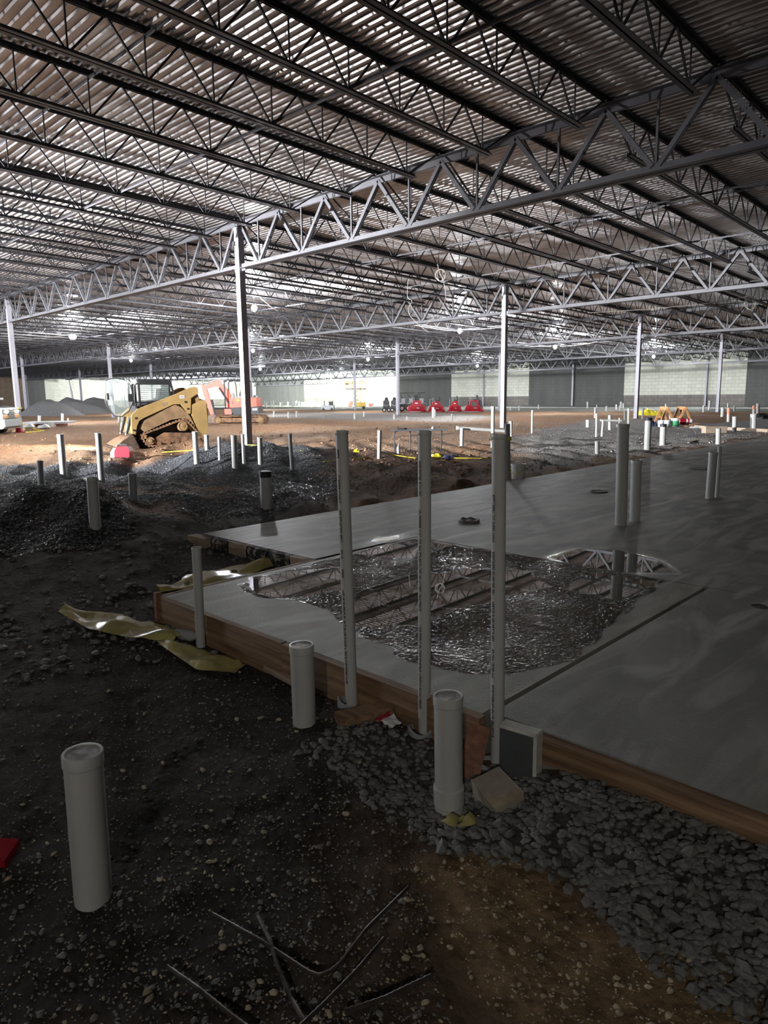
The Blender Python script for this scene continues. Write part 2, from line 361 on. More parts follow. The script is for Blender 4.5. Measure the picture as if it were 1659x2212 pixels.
# ================================================================== GROUND
SLAB_Z = .2
RECTS = [(-4.16, -1.58, 2.22, 4.77), (-1.57, 6, 2.25, 4.77), (-5.86, 6, 4.78, 32), (-5.86, -4.17, 3.58, 4.78)]
_b = []
for px, py, h, rx, ry in ((560, 1000, .16, 1.7, 1.1), (640, 985, .10, 2., 1.2), (450, 1008, .12, 1.2, .8), (190, 1128, .14, 1.3, .55), (60, 1120, .10, 1.2, .6), (300, 1085, .07, 1.2, .6),
                          (330, 1012, -.16, 1.1, .7), (215, 1030, -.08, 1., .5), (590, 1085, .07, .9, .6), (900, 1050, .06, 1.6, .5), (130, 985, .10, 2.2, .8), (430, 968, .09, 2.4, .6),
                          (1000, 905, .12, 3, 2.), (1180, 935, .07, 2.5, 1.4), (640, 925, .10, 3.5, 1.3), (820, 1540, .05, .35, .2), (700, 1600, .05, .5, .3), (1300, 1800, .07, .6, .4), (900, 1640, -.05, .3, .18)):
    p = at(px, py, .1); _b.append((p[0], p[1], h*(1.6 if py < 1150 and rx < 2.5 else 1), rx, ry))
def gz(x, y):
    x = np.asarray(x, float); y = np.asarray(y, float); d = np.hypot(x, y)
    z = .15*sstep(3.2, 9, d) + fbm(x*.9, y*.9, 3)*.05*sstep(.5, 3, d) + fbm(x*.28, y*.28, 9)*.16*sstep(6, 20, d)*(1-.6*sstep(35, 60, d)) + fbm(x*5, y*5, 21)*.034 + fbm(x*15, y*15, 27)*.014 + .075*np.exp(-((y-2.2)/.35)**2)*sstep(-1.5, -1.0, x)
    ruts = np.sin((x*.55+y*.85)*7.5+3*fbm(x*.5, y*.5, 5))*.035*sstep(5, 8, d)*(1-sstep(16, 26, d)); z = z+ruts+fbm(x*1.7+2, y*1.7, 71)*.13*sstep(5, 8, d)*(1-sstep(20, 30, d))
    for bx, by, h, rx, ry in _b: z = z+h*np.exp(-((x-bx)/rx)**2-((y-by)/ry)**2)*(1+.5*fbm(x*2, y*2, 31))
    for x0, x1, y0, y1 in RECTS:
        ins = np.minimum(np.minimum(x-x0, x1-x), np.minimum(y-y0, y1-y))      # distance inside the slab
        z = np.where(ins > -.3, np.minimum(z, .2-.035-(.06 if x0 > -2 and y0 < 3 else .10 if y0 < 3 else .025)*sstep(-.3, .0, ins)), z)
    return z
def g1(x, y): return float(gz(np.array([x]), np.array([y]))[0])
def ground(px, py, onslab=False):
    """point of the ground (or slab) seen at a pixel"""
    if onslab: return at(px, py, SLAB_Z)
    z = .12
    for _ in range(6):
        p = at(px, py, z); z = .5*z+.5*g1(p[0], p[1])
    p = at(px, py, z); p[2] = g1(p[0], p[1]); return p

Z_BLACK = ppoly([(-300, 1005), (60, 1010), (330, 1003), (470, 965), (560, 958), (700, 985), (730, 1060), (700, 1098), (430, 1140), (200, 1190), (-300, 1230)])
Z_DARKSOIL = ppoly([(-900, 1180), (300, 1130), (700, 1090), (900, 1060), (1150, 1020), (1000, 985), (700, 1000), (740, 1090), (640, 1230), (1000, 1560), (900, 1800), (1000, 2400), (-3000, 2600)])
Z_RED = ppoly([(690, 985), (1000, 985), (1120, 1030), (900, 1065), (720, 1098), (700, 1040)])
Z_CRUSH = ppoly([(640, 1590), (760, 1530), (1000, 1600), (1090, 1625), (1160, 1640), (1659, 1790), (2100, 1950), (2000, 2300), (1640, 2190), (1350, 1985), (1150, 1850), (950, 1800), (780, 1690)])
Z_TAN = ppoly([(900, 1815), (1060, 1810), (1330, 1985), (1560, 2040), (1640, 2120), (1800, 2300), (1500, 2400), (1250, 2250), (1100, 2120), (985, 2010), (920, 1890)])
Z_GREY = ppoly([(1100, 950), (1290, 905), (1500, 915), (1659, 925), (1659, 945), (1300, 1000), (1130, 1030)])
Z_GREY2 = ppoly([(820, 893), (1010, 896), (1110, 905), (980, 914), (800, 910), (560, 903), (570, 893)])
Z_FARC = [(-95, 40), (-60, 47), (-40, 45.5), (-6, 52), (20, 60), (20, 90), (-120, 90)]
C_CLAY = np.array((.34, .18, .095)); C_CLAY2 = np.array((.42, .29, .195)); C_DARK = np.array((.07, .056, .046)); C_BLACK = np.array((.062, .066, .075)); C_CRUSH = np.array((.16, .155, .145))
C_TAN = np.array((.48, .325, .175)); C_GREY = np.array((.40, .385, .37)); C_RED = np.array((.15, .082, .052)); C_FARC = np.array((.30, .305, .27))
def soilcol(x, y):
    wx = x+fbm(x*.9, y*.9, 41)*1.2*sstep(3, 9, np.hypot(x, y))+fbm(x*5, y*5, 44)*.15; wy = y+fbm(x*.9, y*.9, 51)*1.2*sstep(3, 9, np.hypot(x, y))+fbm(x*5, y*5, 54)*.15
    n = sstep(-.18, .18, fbm(x*.33, y*.33, 61))[:, None]
    c = C_CLAY*(1-n*.6)+C_CLAY2*n*.6
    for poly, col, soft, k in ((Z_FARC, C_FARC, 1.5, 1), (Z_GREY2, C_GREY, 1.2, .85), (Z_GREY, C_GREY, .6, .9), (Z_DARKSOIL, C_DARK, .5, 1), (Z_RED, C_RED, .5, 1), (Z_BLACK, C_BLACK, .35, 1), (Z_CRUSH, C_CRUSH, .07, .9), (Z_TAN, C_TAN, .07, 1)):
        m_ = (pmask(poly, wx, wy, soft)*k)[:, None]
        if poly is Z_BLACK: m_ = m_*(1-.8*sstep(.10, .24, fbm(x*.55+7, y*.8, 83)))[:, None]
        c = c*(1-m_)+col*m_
    return c
NA, NR = 640, 420
ang = np.radians(np.linspace(-128, 42, NA)); rad = np.concatenate([[.25], np.geomspace(.55, 150, NR-1)])
AA, RR = np.meshgrid(ang, rad); GX = (np.sin(AA)*RR).ravel(); GY = (np.cos(AA)*RR).ravel()
GZ = gz(GX, GY); inb = (GX > -110.5) & (GX < 12.4) & (GY < 75.4) & (GY > -14.4)
idx = np.arange(NA*NR).reshape(NR, NA)
q = np.stack([idx[:-1, :-1], idx[:-1, 1:], idx[1:, 1:], idx[1:, :-1]], -1).reshape(-1, 4); q = q[inb[q].all(1)][:, ::-1]
me = D.meshes.new('floor'); me.from_pydata(np.stack([GX, GY, GZ], 1).tolist(), [], q.tolist()); me.materials.append(M['soil'])
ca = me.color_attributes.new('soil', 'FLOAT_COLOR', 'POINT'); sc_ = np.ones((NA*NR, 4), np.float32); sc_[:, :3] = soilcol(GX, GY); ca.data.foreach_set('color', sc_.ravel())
me.polygons.foreach_set('use_smooth', [True]*len(me.polygons)); me.update()
floor = tag(link('floor', me), kind='structure')
mb = MB(); mb.box((-49, 30.5, -.75), (124, 91, .3)); sub = mb.build('subgrade', 'claysoil'); tag(sub, kind='structure')

# loose stones: the 300 largest-looking ones one by one, the rest as one part
STONES = []
for k in range(6):
    mb = MB(); bm_v = []
    t = (1+5**.5)/2
    ico = [(-1, t, 0), (1, t, 0), (-1, -t, 0), (1, -t, 0), (0, -1, t), (0, 1, t), (0, -1, -t), (0, 1, -t), (t, 0, -1), (t, 0, 1), (-t, 0, -1), (-t, 0, 1)]
    ICOF = [(0, 11, 5), (0, 5, 1), (0, 1, 7), (0, 7, 10), (0, 10, 11), (1, 5, 9), (5, 11, 4), (11, 10, 2), (10, 7, 6), (7, 1, 8), (3, 9, 4), (3, 4, 2), (3, 2, 6), (3, 6, 8), (3, 8, 9), (4, 9, 5), (2, 4, 11), (6, 2, 10), (8, 6, 7), (9, 8, 1)]
    sc = np.array([1, rng.uniform(.55, .9), rng.uniform(.4, .65)])
    V = np.array(ico)/1.9*rng.uniform(.72, 1.2, (12, 1))*sc
    STONES.append((V, ICOF))
def scatter_pts(n, poly=None, rmin=.9, rmax=6, amin=-90, amax=5):
    a = np.radians(rng.uniform(amin, amax, n)); r = rmin*(rmax/rmin)**rng.uniform(0, 1, n); x = np.sin(a)*r; y = np.cos(a)*r
    k = np.ones(n, bool)
    for x0, x1, y0, y1 in RECTS: k &= ~((x > x0-.03) & (x < x1+.03) & (y > y0-.03) & (y < y1+.03))
    if poly is not None: k &= pmask(poly, x+fbm(x*5, y*5, 44)*.15, y+fbm(x*5, y*5, 54)*.15, .06) > rng.uniform(.2, .8, n)
    return x[k], y[k]
PTS = []    # x, y, size, material
x, y = scatter_pts(30000, Z_CRUSH, 1., 4.5); s = rng.uniform(.010, .026, len(x))*(1+(rng.uniform(0, 1, len(x)) > .95)*.5); PTS.append((x, y, s, 0))
x, y = scatter_pts(9000, Z_DARKSOIL, .8, 5); s = .003+.012*rng.uniform(0, 1, len(x))**5; PTS.append((x, y, s, 0))
x, y = scatter_pts(30000, Z_DARKSOIL, .8, 6); s = rng.uniform(.0025, .0062, len(x)); PTS.append((x, y, s, np.where(rng.uniform(0, 1, len(x)) > .75, 1, 0)))
x, y = scatter_pts(12000, Z_TAN, .8, 3.2); s = rng.uniform(.0025, .006, len(x)); PTS.append((x, y, s, 1))
x, y = scatter_pts(7000, Z_TAN, .8, 3.2); s = .003+.012*rng.uniform(0, 1, len(x))**3.5; PTS.append((x, y, s, 1))
x, y = scatter_pts(1200, Z_DARKSOIL, .8, 5); s = .005+.012*rng.uniform(0, 1, len(x))**2; PTS.append((x, y, s, 1))
x, y = scatter_pts(9000, Z_DARKSOIL, 4, 9.5); s = .008+.03*rng.uniform(0, 1, len(x))**4; PTS.append((x, y, s, 0))
x, y = scatter_pts(42000, Z_BLACK, 6, 16, -78, -40); s = rng.uniform(.008, .021, len(x)); k = rng.uniform(0, 1, len(x)) > .9*sstep(.10, .24, fbm(x*.55+7, y*.8, 83)); x, y, s = x[k], y[k], s[k]; PTS.append((x, y, s, 2))
x, y = scatter_pts(5000, Z_GREY, 9, 30, -45, -10); s = rng.uniform(.015, .035, len(x)); PTS.append((x, y, s, 0))
x, y = scatter_pts(5000, Z_RED, 6, 16, -60, -30); s = .007+.022*rng.uniform(0, 1, len(x))**2.5; PTS.append((x, y, s, 3))
x, y = scatter_pts(6000, None, 12, 40, -76, -25); s = .010+.05*rng.uniform(0, 1, len(x))**5; k = (pmask(Z_GREY, x, y, .5) < .3) & (pmask(Z_BLACK, x, y, .5) < .3); PTS.append((x[k], y[k], s[k], 3))
px_ = np.concatenate([p[0] for p in PTS]); py_ = np.concatenate([p[1] for p in PTS]); ps_ = np.concatenate([p[2] for p in PTS]); pm_ = np.concatenate([np.broadcast_to(p[3], len(p[0])) for p in PTS])
pz_ = gz(px_, py_)+ps_*.18
pd_ = (np.stack([px_, py_, pz_], 1)-CP)@FW
u_ = 829.5+F*((np.stack([px_, py_, pz_], 1)-CP)@RT)/np.maximum(pd_, .1); v_ = 1106-F*((np.stack([px_, py_, pz_], 1)-CP)@UP)/np.maximum(pd_, .1)
vis = (pd_ > .3) & (u_ > -250) & (u_ < 1900) & (v_ < 2500)
px_, py_, pz_, ps_, pm_, pd_, u_, v_ = [a[vis] for a in (px_, py_, pz_, ps_, pm_, pd_, u_, v_)]
app = ps_/pd_*((u_ > 0) & (u_ < 1659) & (v_ < 2212)); top = set(np.argsort(-app)[:290].tolist())
SMAT = ['stone_grey', 'stone_tan', 'stone_black', 'claysoil']
smesh = {}
for k, (V, Fc) in enumerate(STONES):
    for m_ in range(4):
        me = D.meshes.new('stone'); me.from_pydata(V.tolist(), [], Fc); me.materials.append(M[SMAT[m_]]); smesh[k, m_] = me
vv = []; ff = []; mi = []; base = 0; FA = np.array(ICOF)
for i in range(len(px_)):
    k = int(rng.integers(6)); a = rng.uniform(0, 6.28); tl = rng.uniform(-.5, .5)
    if i in top:
        o = link('stone', smesh[k, int(pm_[i])], floor); o.location = (px_[i], py_[i], pz_[i]); o.rotation_euler = (tl, tl*.5, a); o.scale = (ps_[i],)*3
        continue
    V = STONES[k][0]*ps_[i]; c_, s_ = math.cos(a), math.sin(a); ct, st = math.cos(tl), math.sin(tl)
    R = np.array([[c_, -s_*ct, s_*st], [s_, c_*ct, -c_*st], [0, st, ct]])
    vv.append(V@R.T+(px_[i], py_[i], pz_[i])); ff.append(FA+base); base += 12; mi.append(np.full(20, pm_[i]))
vv = np.concatenate(vv); ff = np.concatenate(ff); mi = np.concatenate(mi)
me = D.meshes.new('gravel'); me.vertices.add(len(vv)); me.vertices.foreach_set('co', vv.ravel()); nf = len(ff)
me.loops.add(nf*3); me.loops.foreach_set('vertex_index', ff.ravel().astype(np.int32)); me.polygons.add(nf)
me.polygons.foreach_set('loop_start', (np.arange(nf)*3).astype(np.int32)); me.polygons.foreach_set('material_index', mi.astype(np.int32))
for m_ in SMAT: me.materials.append(M[m_])
me.update(calc_edges=True); tag(link('gravel', me, floor), kind='stuff')

# ================================================================== SLABS
WET_DAMP = ppoly([(500, 1262), (600, 1235), (760, 1196), (893, 1163), (1000, 1180), (1200, 1213), (1440, 1255), (1360, 1310), (1225, 1425), (1100, 1460), (960, 1450), (860, 1420), (770, 1370), (710, 1320), (620, 1298), (540, 1285)], SLAB_Z)
WET_POOLS = [ppoly(p, SLAB_Z) for p in ([(540, 1248), (640, 1232), (750, 1226), (750, 1272), (630, 1288), (560, 1283)], [(740, 1300), (850, 1252), (1000, 1228), (1150, 1232), (1190, 1268), (1010, 1312), (900, 1350), (780, 1352)], [(770, 1196), (880, 1168), (985, 1176), (880, 1208)], [(1260, 1235), (1420, 1255), (1340, 1300), (1230, 1275)])]
PUDDLE = ppoly([(1180, 1202), (1255, 1184), (1340, 1188), (1430, 1210), (1470, 1240), (1330, 1238), (1215, 1216)], SLAB_Z)
PATCH = ppoly([(780, 1180), (800, 1160), (890, 1150), (870, 1166)], SLAB_Z)
def slab(name, patches, material, bottom=-.1):
    mb = MB(); cols = []
    for xs, ys, open_ in patches:
        XX, YY = np.meshgrid(xs, ys); n0 = len(mb.v); zz = SLAB_Z+fbm(XX*1.5, YY*1.5, 77)*.0015*(name == 'concrete_slab_')
        if name == 'concrete_slab':
            wd = pmask(WET_DAMP, XX.ravel(), YY.ravel(), .14).reshape(XX.shape)+fbm(XX*5, YY*5, 91)*.8; wp = np.max([pmask(p, XX.ravel(), YY.ravel(), .13) for p in WET_POOLS], 0).reshape(XX.shape)+fbm(XX*4, YY*4, 95)*.9
            gr = sstep(.42, .6, wd)*(1-sstep(.36, .52, wp)); zz = zz+gr*rng.normal(0, 1, XX.shape)*.0017*(.5+1.2*np.clip(.5+fbm(XX*3, YY*3, 99)*2, 0, 1))
            GRIT = (wd, wp)
        mb.v += np.stack([XX.ravel(), YY.ravel(), zz.ravel()], 1).tolist(); nx, ny = len(xs), len(ys)
        f = [(n0+j*nx+i, n0+j*nx+i+1, n0+(j+1)*nx+i+1, n0+(j+1)*nx+i) for j in range(ny-1) for i in range(nx-1)]; mb.f += f; mb.mi += [0]*len(f)
        x0, x1, y0, y1 = xs[0], xs[-1], ys[0], ys[-1]; t_ = SLAB_Z
        for k, (a, b) in enumerate((((x0, y0), (x1, y0)), ((x1, y0), (x1, y1)), ((x1, y1), (x0, y1)), ((x0, y1), (x0, y0)))):
            if k in open_: continue
            mb.add([(*a, bottom), (*b, bottom), (*b, t_), (*a, t_)], [(0, 1, 2, 3)])
    o = mb.build(name, material); me = o.data; V = np.array(mb.v)
    ca = me.color_attributes.new('wet', 'FLOAT_COLOR', 'POINT'); c = np.zeros((len(V), 4), np.float32); c[:, 3] = 1
    if name == 'concrete_slab':
        n_ = GRIT[0].size; c[:n_, 0] = sstep(.42, .56, GRIT[0]).ravel(); c[:n_, 1] = sstep(.40, .50, GRIT[1]).ravel()
    else:
        c[:, 0] = np.maximum(pmask(PUDDLE, V[:, 0], V[:, 1], .10), pmask(PATCH, V[:, 0], V[:, 1], .1)*.8); c[:, 1] = pmask(PUDDLE, V[:, 0], V[:, 1], .10)
    ca.data.foreach_set('color', c.ravel()); return tag(o, kind='structure')
slab('concrete_slab', [(np.linspace(-4.16, -1.58, 270), np.linspace(2.22, 4.765, 266), ())], 'slab_wet')
slab('concrete_floor_slab', [(np.linspace(-1.55, 6, 30), np.linspace(2.26, 4.765, 20), ())], 'slab')
slab('concrete_floor_slab', [(np.concatenate([np.linspace(-5.86, -.2, 95), np.linspace(.2, 6, 12)]), np.concatenate([np.linspace(4.785, 7, 38), np.linspace(7.4, 32, 40)]), ()), (np.linspace(-5.86, -4.175, 20), np.linspace(3.58, 4.785, 16), (2,))], 'slab')
# pale poured floor strips further off, and the second slab at the right
def far_slab(poly, zt, name='concrete_floor_slab'):
    mb = MB(); n = len(poly); mb.add([(x, y, zt) for x, y in poly]+[(x, y, zt-.25) for x, y in poly], [tuple(range(n)), tuple(range(n, 2*n))[::-1]]+[(i, n+i, n+(i+1) % n, (i+1) % n) for i in range(n)])
    return tag(mb.build(name, 'slab_far'), kind='structure')
far_slab([tuple(at(px, py, .2)[:2]) for px, py in ((1490, 921), (1659, 928), (1800, 936), (1800, 902), (1659, 905), (1560, 913))], .2)
far_slab([(-60, 59.5), (6, 59.5), (6, 66.4), (-60, 66.4)], .22)

# ================================================================== WALLS, ROOF DECK
def wall(name, p0, p1, z0, z1, thick, material, out):
    """core of a wall; out = unit normal pointing away from the room"""
    mb = MB(); a = Vector((*p0, 0)); b = Vector((*p1, 0)); n = Vector((*out, 0))*thick
    zt0, zt1 = zc(*p0)+.42, zc(*p1)+.42
    vs_ = [a+Vector((0, 0, z0)), b+Vector((0, 0, z0)), b+Vector((0, 0, zt1)), a+Vector((0, 0, zt0))]
    vs_ = vs_+[p+n for p in vs_]
    mb.add(vs_, [(0, 1, 2, 3), (7, 6, 5, 4), (0, 4, 5, 1), (1, 5, 6, 2), (2, 6, 7, 3), (3, 7, 4, 0)])
    return tag(mb.build(name, material), kind='structure')
def panel(parent, name, material, p0, p1, z0, z1, into, proud):
    mb = MB(); a = Vector((*p0, 0)); b = Vector((*p1, 0)); n = Vector((*into, 0))*proud; off = Vector((*into, 0))*.003
    zt0 = z1 if z1 is not None else zc(*p0)+.19; zt1 = z1 if z1 is not None else zc(*p1)+.19
    vs_ = [a+Vector((0, 0, z0))+off, b+Vector((0, 0, z0))+off, b+Vector((0, 0, zt1))+off, a+Vector((0, 0, zt0))+off]; vs_ = vs_+[p+n for p in vs_]
    mb.add(vs_, [(3, 2, 1, 0), (4, 5, 6, 7), (1, 5, 4, 0), (2, 6, 5, 1), (3, 7, 6, 2), (0, 4, 7, 3)])
    return mb.build(name, material, parent)
WB, WF, WL = 66.5, 75., -110.
wb = wall('wall_back', (-60.87, WB), (12, WB), -.7, 5, .3, 'wall_dark', (0, 1))
def white_bay(par, a, b, y):
    panel(par, 'painted_panel', 'wall_white', (a, y), (b, y), 1.22, None, (0, -1), .03); panel(par, 'block_base', 'wall_base', (a, y), (b, y), 0, 1.22, (0, -1), .02)
for a, b in ((-52.25, -41.55), (-30.8, -19.7)): white_bay(wb, a, b, WB)
for a, b in ((-60.87, -52.25), (-41.55, -30.8), (-19.7, -8.6)): panel(wb, 'dark_panel', 'wall_dark', (a, WB), (b, WB), 0, None, (0, -1), .06)
wall('wall_return', (-60.87, 66.8), (-60.87, WF), -.7, 5, .3, 'wall_dark', (1, 0))
wf = wall('wall_far', (-110, WF), (-60.9, WF), -.7, 5, .3, 'wall_dark', (0, 1))
white_bay(wf, -89.5, -61.2, WF); panel(wf, 'dark_panel', 'wall_dark', (-102.6, WF), (-89.5, WF), 0, None, (0, -1), .06); white_bay(wf, -110, -102.6, WF)
wl = wall('wall_left', (WL, -14), (WL, WF), -.7, 5, .3, 'wall_brown', (-1, 0))
panel(wl, 'painted_panel', 'wall_white', (WL, 41.7), (WL, WF), 1.22, None, (1, 0), .03); panel(wl, 'block_base', 'wall_base', (WL, 41.7), (WL, WF), 0, 1.22, (1, 0), .02)
panel(wl, 'dark_panel', 'wall_dark', (WL, 38.8), (WL, 41.7), 0, None, (1, 0), .06)
wall('wall_right', (12, -14), (12, WB), -.7, 5, .3, 'wall_dark', (1, 0)); mb = MB(); fx = [-110.]
for x0, x1, z0, z1 in DOCKS:
    mb.box(((fx[-1]+x0)/2, -14.15, 3.1), (x0-fx[-1], .3, 7.6)); mb.box(((x0+x1)/2, -14.15, (z1+6.9)/2), (x1-x0, .3, 6.9-z1)); mb.box(((x0+x1)/2, -14.15, -.38), (x1-x0, .3, .6)); fx.append(x1)
mb.box(((fx[-1]+12)/2, -14.15, 3.1), (12-fx[-1], .3, 7.6)); tag(mb.build('wall_front', 'wall_dark'), kind='structure')

# corrugated roof deck, ribs along x
PITCH_R = .152; ys = []; zs = []
yy = -14.2
while yy < 75.4:
    ys += [yy, yy+.048, yy+.066, yy+.134]; zs += [0, 0, .038, .038]; yy += PITCH_R
ys = np.array(ys); zs = np.array(zs); n = len(ys)
V = np.concatenate([np.stack([np.full(n, xx), ys, ZC+.0028*(xx-X0)-.02117*(ys-Y0)+.235+zs], 1) for xx in (-110.3, 12.3)])
mb = MB(); mb.v = V.tolist(); mb.f = [(i+1, i, n+i, n+i+1) for i in range(n-1)]; mb.mi = [0]*(n-1)
tag(mb.build('ceiling', 'deck'), kind='structure')
mb = MB(); mb.add([(-110.4, -14.4, zc(-110.4, -14.4)+.36), (12.4, -14.4, zc(12.4, -14.4)+.36), (12.4, 75.4, zc(12.4, 75.4)+.36), (-110.4, 75.4, zc(-110.4, 75.4)+.36)], [(0, 1, 2, 3)])
mb.add([(-110.4, -14.4, zc(-110.4, -14.4)+.5), (12.4, -14.4, zc(12.4, -14.4)+.5), (12.4, 75.4, zc(12.4, 75.4)+.5), (-110.4, 75.4, zc(-110.4, 75.4)+.5)], [(3, 2, 1, 0)])
tag(mb.build('roof_insulation', 'dark'), kind='structure')

# ================================================================== COLUMNS
def gp(i, j): return X0+(i-1)*SG, Y0+(j-1)*SJ
def column(i, j, label, wd=.178):
    x, y = gp(i, j); zt = zc(x, y); zb = g1(x, y)
    t = thing('steel_column', (x, y, zb), label, 'column'); H_ = zt-zb
    mb = MB(); mb.box((0, 0, H_/2-.1), (wd, wd, H_+.2)); mb.build('shaft', 'column', t)
    mb = MB(); mb.box((0, 0, H_-.008), (wd*1.5, wd*1.25, .018)); mb.build('cap_plate', 'steel', t)
    mb = MB(); mb.box((0, 0, .01), (wd*1.9, wd*1.9, .02)); mb.build('base_plate', 'steel', t)
    for s in (-1, 1):
        mb = MB(); mb.box((s*(wd/2+.07), 0, H_-1.02), (.14, .016, .17)); mb.build('stabilizer_plate', 'column', t)
    mb = MB(); mb.box((-wd*.52, -wd*.5, H_-.42), (.1, .06, .11)); mb.build('splice_clip', 'dark', t)
    return t
CN = {(0, 1): 'grey square steel column at the left edge with yellow tape round its foot', (1, 1): 'tall nearest grey steel column standing behind the yellow loader and orange excavator',
      (1, 2): 'grey steel column rising behind the three tall white pipes', (1, 3): 'grey steel column standing beside the yellow tarp and sawhorses', (1, 4): 'grey steel column right of the sawhorses before the white block panel',
      (-1, 2): 'grey steel column with a white sign, left of the yellow loader', (-2, 2): 'slim grey column just right of the leftmost taped column', (0, 3): 'grey steel column in front of the dark machines beside the red trowels',
      (0, 4): 'thin distant column half hidden behind the column at the tall pipes', (-1, 4): 'thin column in front of the yellow scissor lift', (-3, 3): 'thin grey column behind the gravel heaps near the white mast',
      (-4, 3): 'thin grey column in the gap between the two columns at far left', (-2, 3): 'thin distant column rising behind the loader cab', (-4, 6): 'thin pale column before the distant dark wall panel', (0, 2): 'grey column almost hidden behind the tall nearest column',
      (-3, 4): 'thin distant column behind the excavator boom', (-2, 4): 'thin distant column right of the excavator', (0, 5): 'thin column near the bright white wall opening', (-1, 5): 'thin far column left of the scissor lift'}
for (i, j), l in CN.items():
    if (i, j) in ((-3, 4), (-2, 4), (0, 5), (-1, 5)): continue
    column(i, j, l)
for k, (px, pyt, l) in enumerate(((1045, 796, 'slim wall column on the white panel behind the red trowels'), (1238, 781, 'slim wall column on the middle of the dark wall panel'), (1526, 766, 'slim wall column on the right white wall panel'))):
    p = atY(px-1, 840, WB-.25); x = p[0]; t = thing('wall_column', (x, WB-.25, g1(x, WB-.25)), l, 'column'); H_ = zc(x, WB)-.05-g1(x, WB-.25)
    mb = MB(); mb.box((0, 0, H_/2), (.16, .16, H_)); mb.build('shaft', 'column', t)
    mb = MB(); mb.box((0, 0, H_), (.26, .22, .05)); mb.build('cap_plate', 'steel', t)

# ================================================================== JOIST GIRDERS
DG = 1.0
def angle_pair(mb, p0, p1, leg, gap, zdir, thick=.012, side=(0, 1, 0)):
    """double angle chord from p0 to p1; zdir +1 = vertical legs point up"""
    p0 = Vector(p0); p1 = Vector(p1); sd = Vector(side)
    for s in (-1, 1):
        o = sd*(s*(gap/2+thick/2)); mb.bar(p0+o+Vector((0, 0, zdir*leg/2)), p1+o+Vector((0, 0, zdir*leg/2)), thick, leg)
        o = sd*(s*(gap/2+leg/2)); mb.bar(p0+o+Vector((0, 0, zdir*thick/2)), p1+o+Vector((0, 0, zdir*thick/2)), leg, thick)
def girder_parts(detail):
    out = []; P = SG/10; sl = .0028
    mb = MB(); angle_pair(mb, (.02, 0, .13+sl*.02), (SG-.02, 0, .13+sl*SG), .125, .03, -1); out.append(('top_chord', mb))
    mb = MB(); angle_pair(mb, (.16, 0, -DG-.06), (SG-.16, 0, -DG-.06+sl*SG), .125, .03, 1); out.append(('bottom_chord', mb))
    web = MB(); vert = MB()
    for k in range(10):
        xa, xm, xb = k*P, (k+.5)*P, (k+1)*P
        if k == 0: xa = .12
        if k == 9: xb = SG-.12
        for x_ in ((xa, xm-.05), (xb, xm+.05)):
            m_ = MB() if detail else web
            for s in (-1, 1): m_.bar((x_[0], s*.035, .06+sl*x_[0]), (x_[1], s*.035, -DG+.04+sl*x_[1]), .018, .075, up=(1, 0, 1))
            c0 = Vector(((x_[0]+x_[1])/2, 0, .05-DG/2)); m_.box(c0, (.06, .1, .03))
            if detail: out.append(('web_diagonal', m_))
        m_ = MB() if detail else vert
        m_.bar((xm, 0, .06+sl*xm), (xm, 0, -DG+.04+sl*xm), .035, .035, up=(1, 0, 0))
        if detail: out.append(('web_vertical', m_))
    if not detail:
        web.v, n_ = web.v+vert.v, len(web.v); web.f += [tuple(i+n_ for i in f) for f in vert.f]; web.mi += vert.mi; out.append(('web', web))
    return out
def girder_proto(detail, loc, label):
    t = thing('joist_girder', loc, label, 'girder', 'joist girders between the columns')
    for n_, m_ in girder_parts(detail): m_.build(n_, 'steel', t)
    return t
GN = {(0, 1): 'from the leftmost taped column to the tall nearest column', (1, 1): 'from the tall nearest column up to the top right corner', (-1, 1): 'leaving the frame left of the taped column', (1, 2): 'running right from the column behind the tall pipes',
      (0, 2): 'between the tall nearest column and the column behind the tall pipes', (-1, 2): 'right of the column with the white sign', (-2, 2): 'left of the column with the white sign', (1, 3): 'running right from the column at the yellow tarp', (0, 3): 'from the dark machines to the column at the yellow tarp',
      (1, 4): 'running right from the column beside the sawhorses'}
gprot = {}
for j in range(1, 7):
    for i in range(-6, 2):
        x, y = gp(i, j)
        if j == 1 and i < -1 or i*1. < -5 or x < -118: continue
        if y/max(.1, -(x+SG)) < .30 and x < -20 and j < 4 and y/max(.1, -(x+SG)) < .29: continue
        if j == 6 and x+SG > -60: continue
        if x < -110: continue
        det = j <= 2 and i >= -1
        where = GN.get((i, j)) or f'{ordn(2-i)} from the right on the {ordn(j)} girder line'
        lb = f'grey joist girder {where}'
        loc = (x, y, zc(x, y))
        if det not in gprot: gprot[det] = girder_proto(det, loc, lb)
        else: copy_tree(gprot[det], loc, None, lb, 'joist girders between the columns')

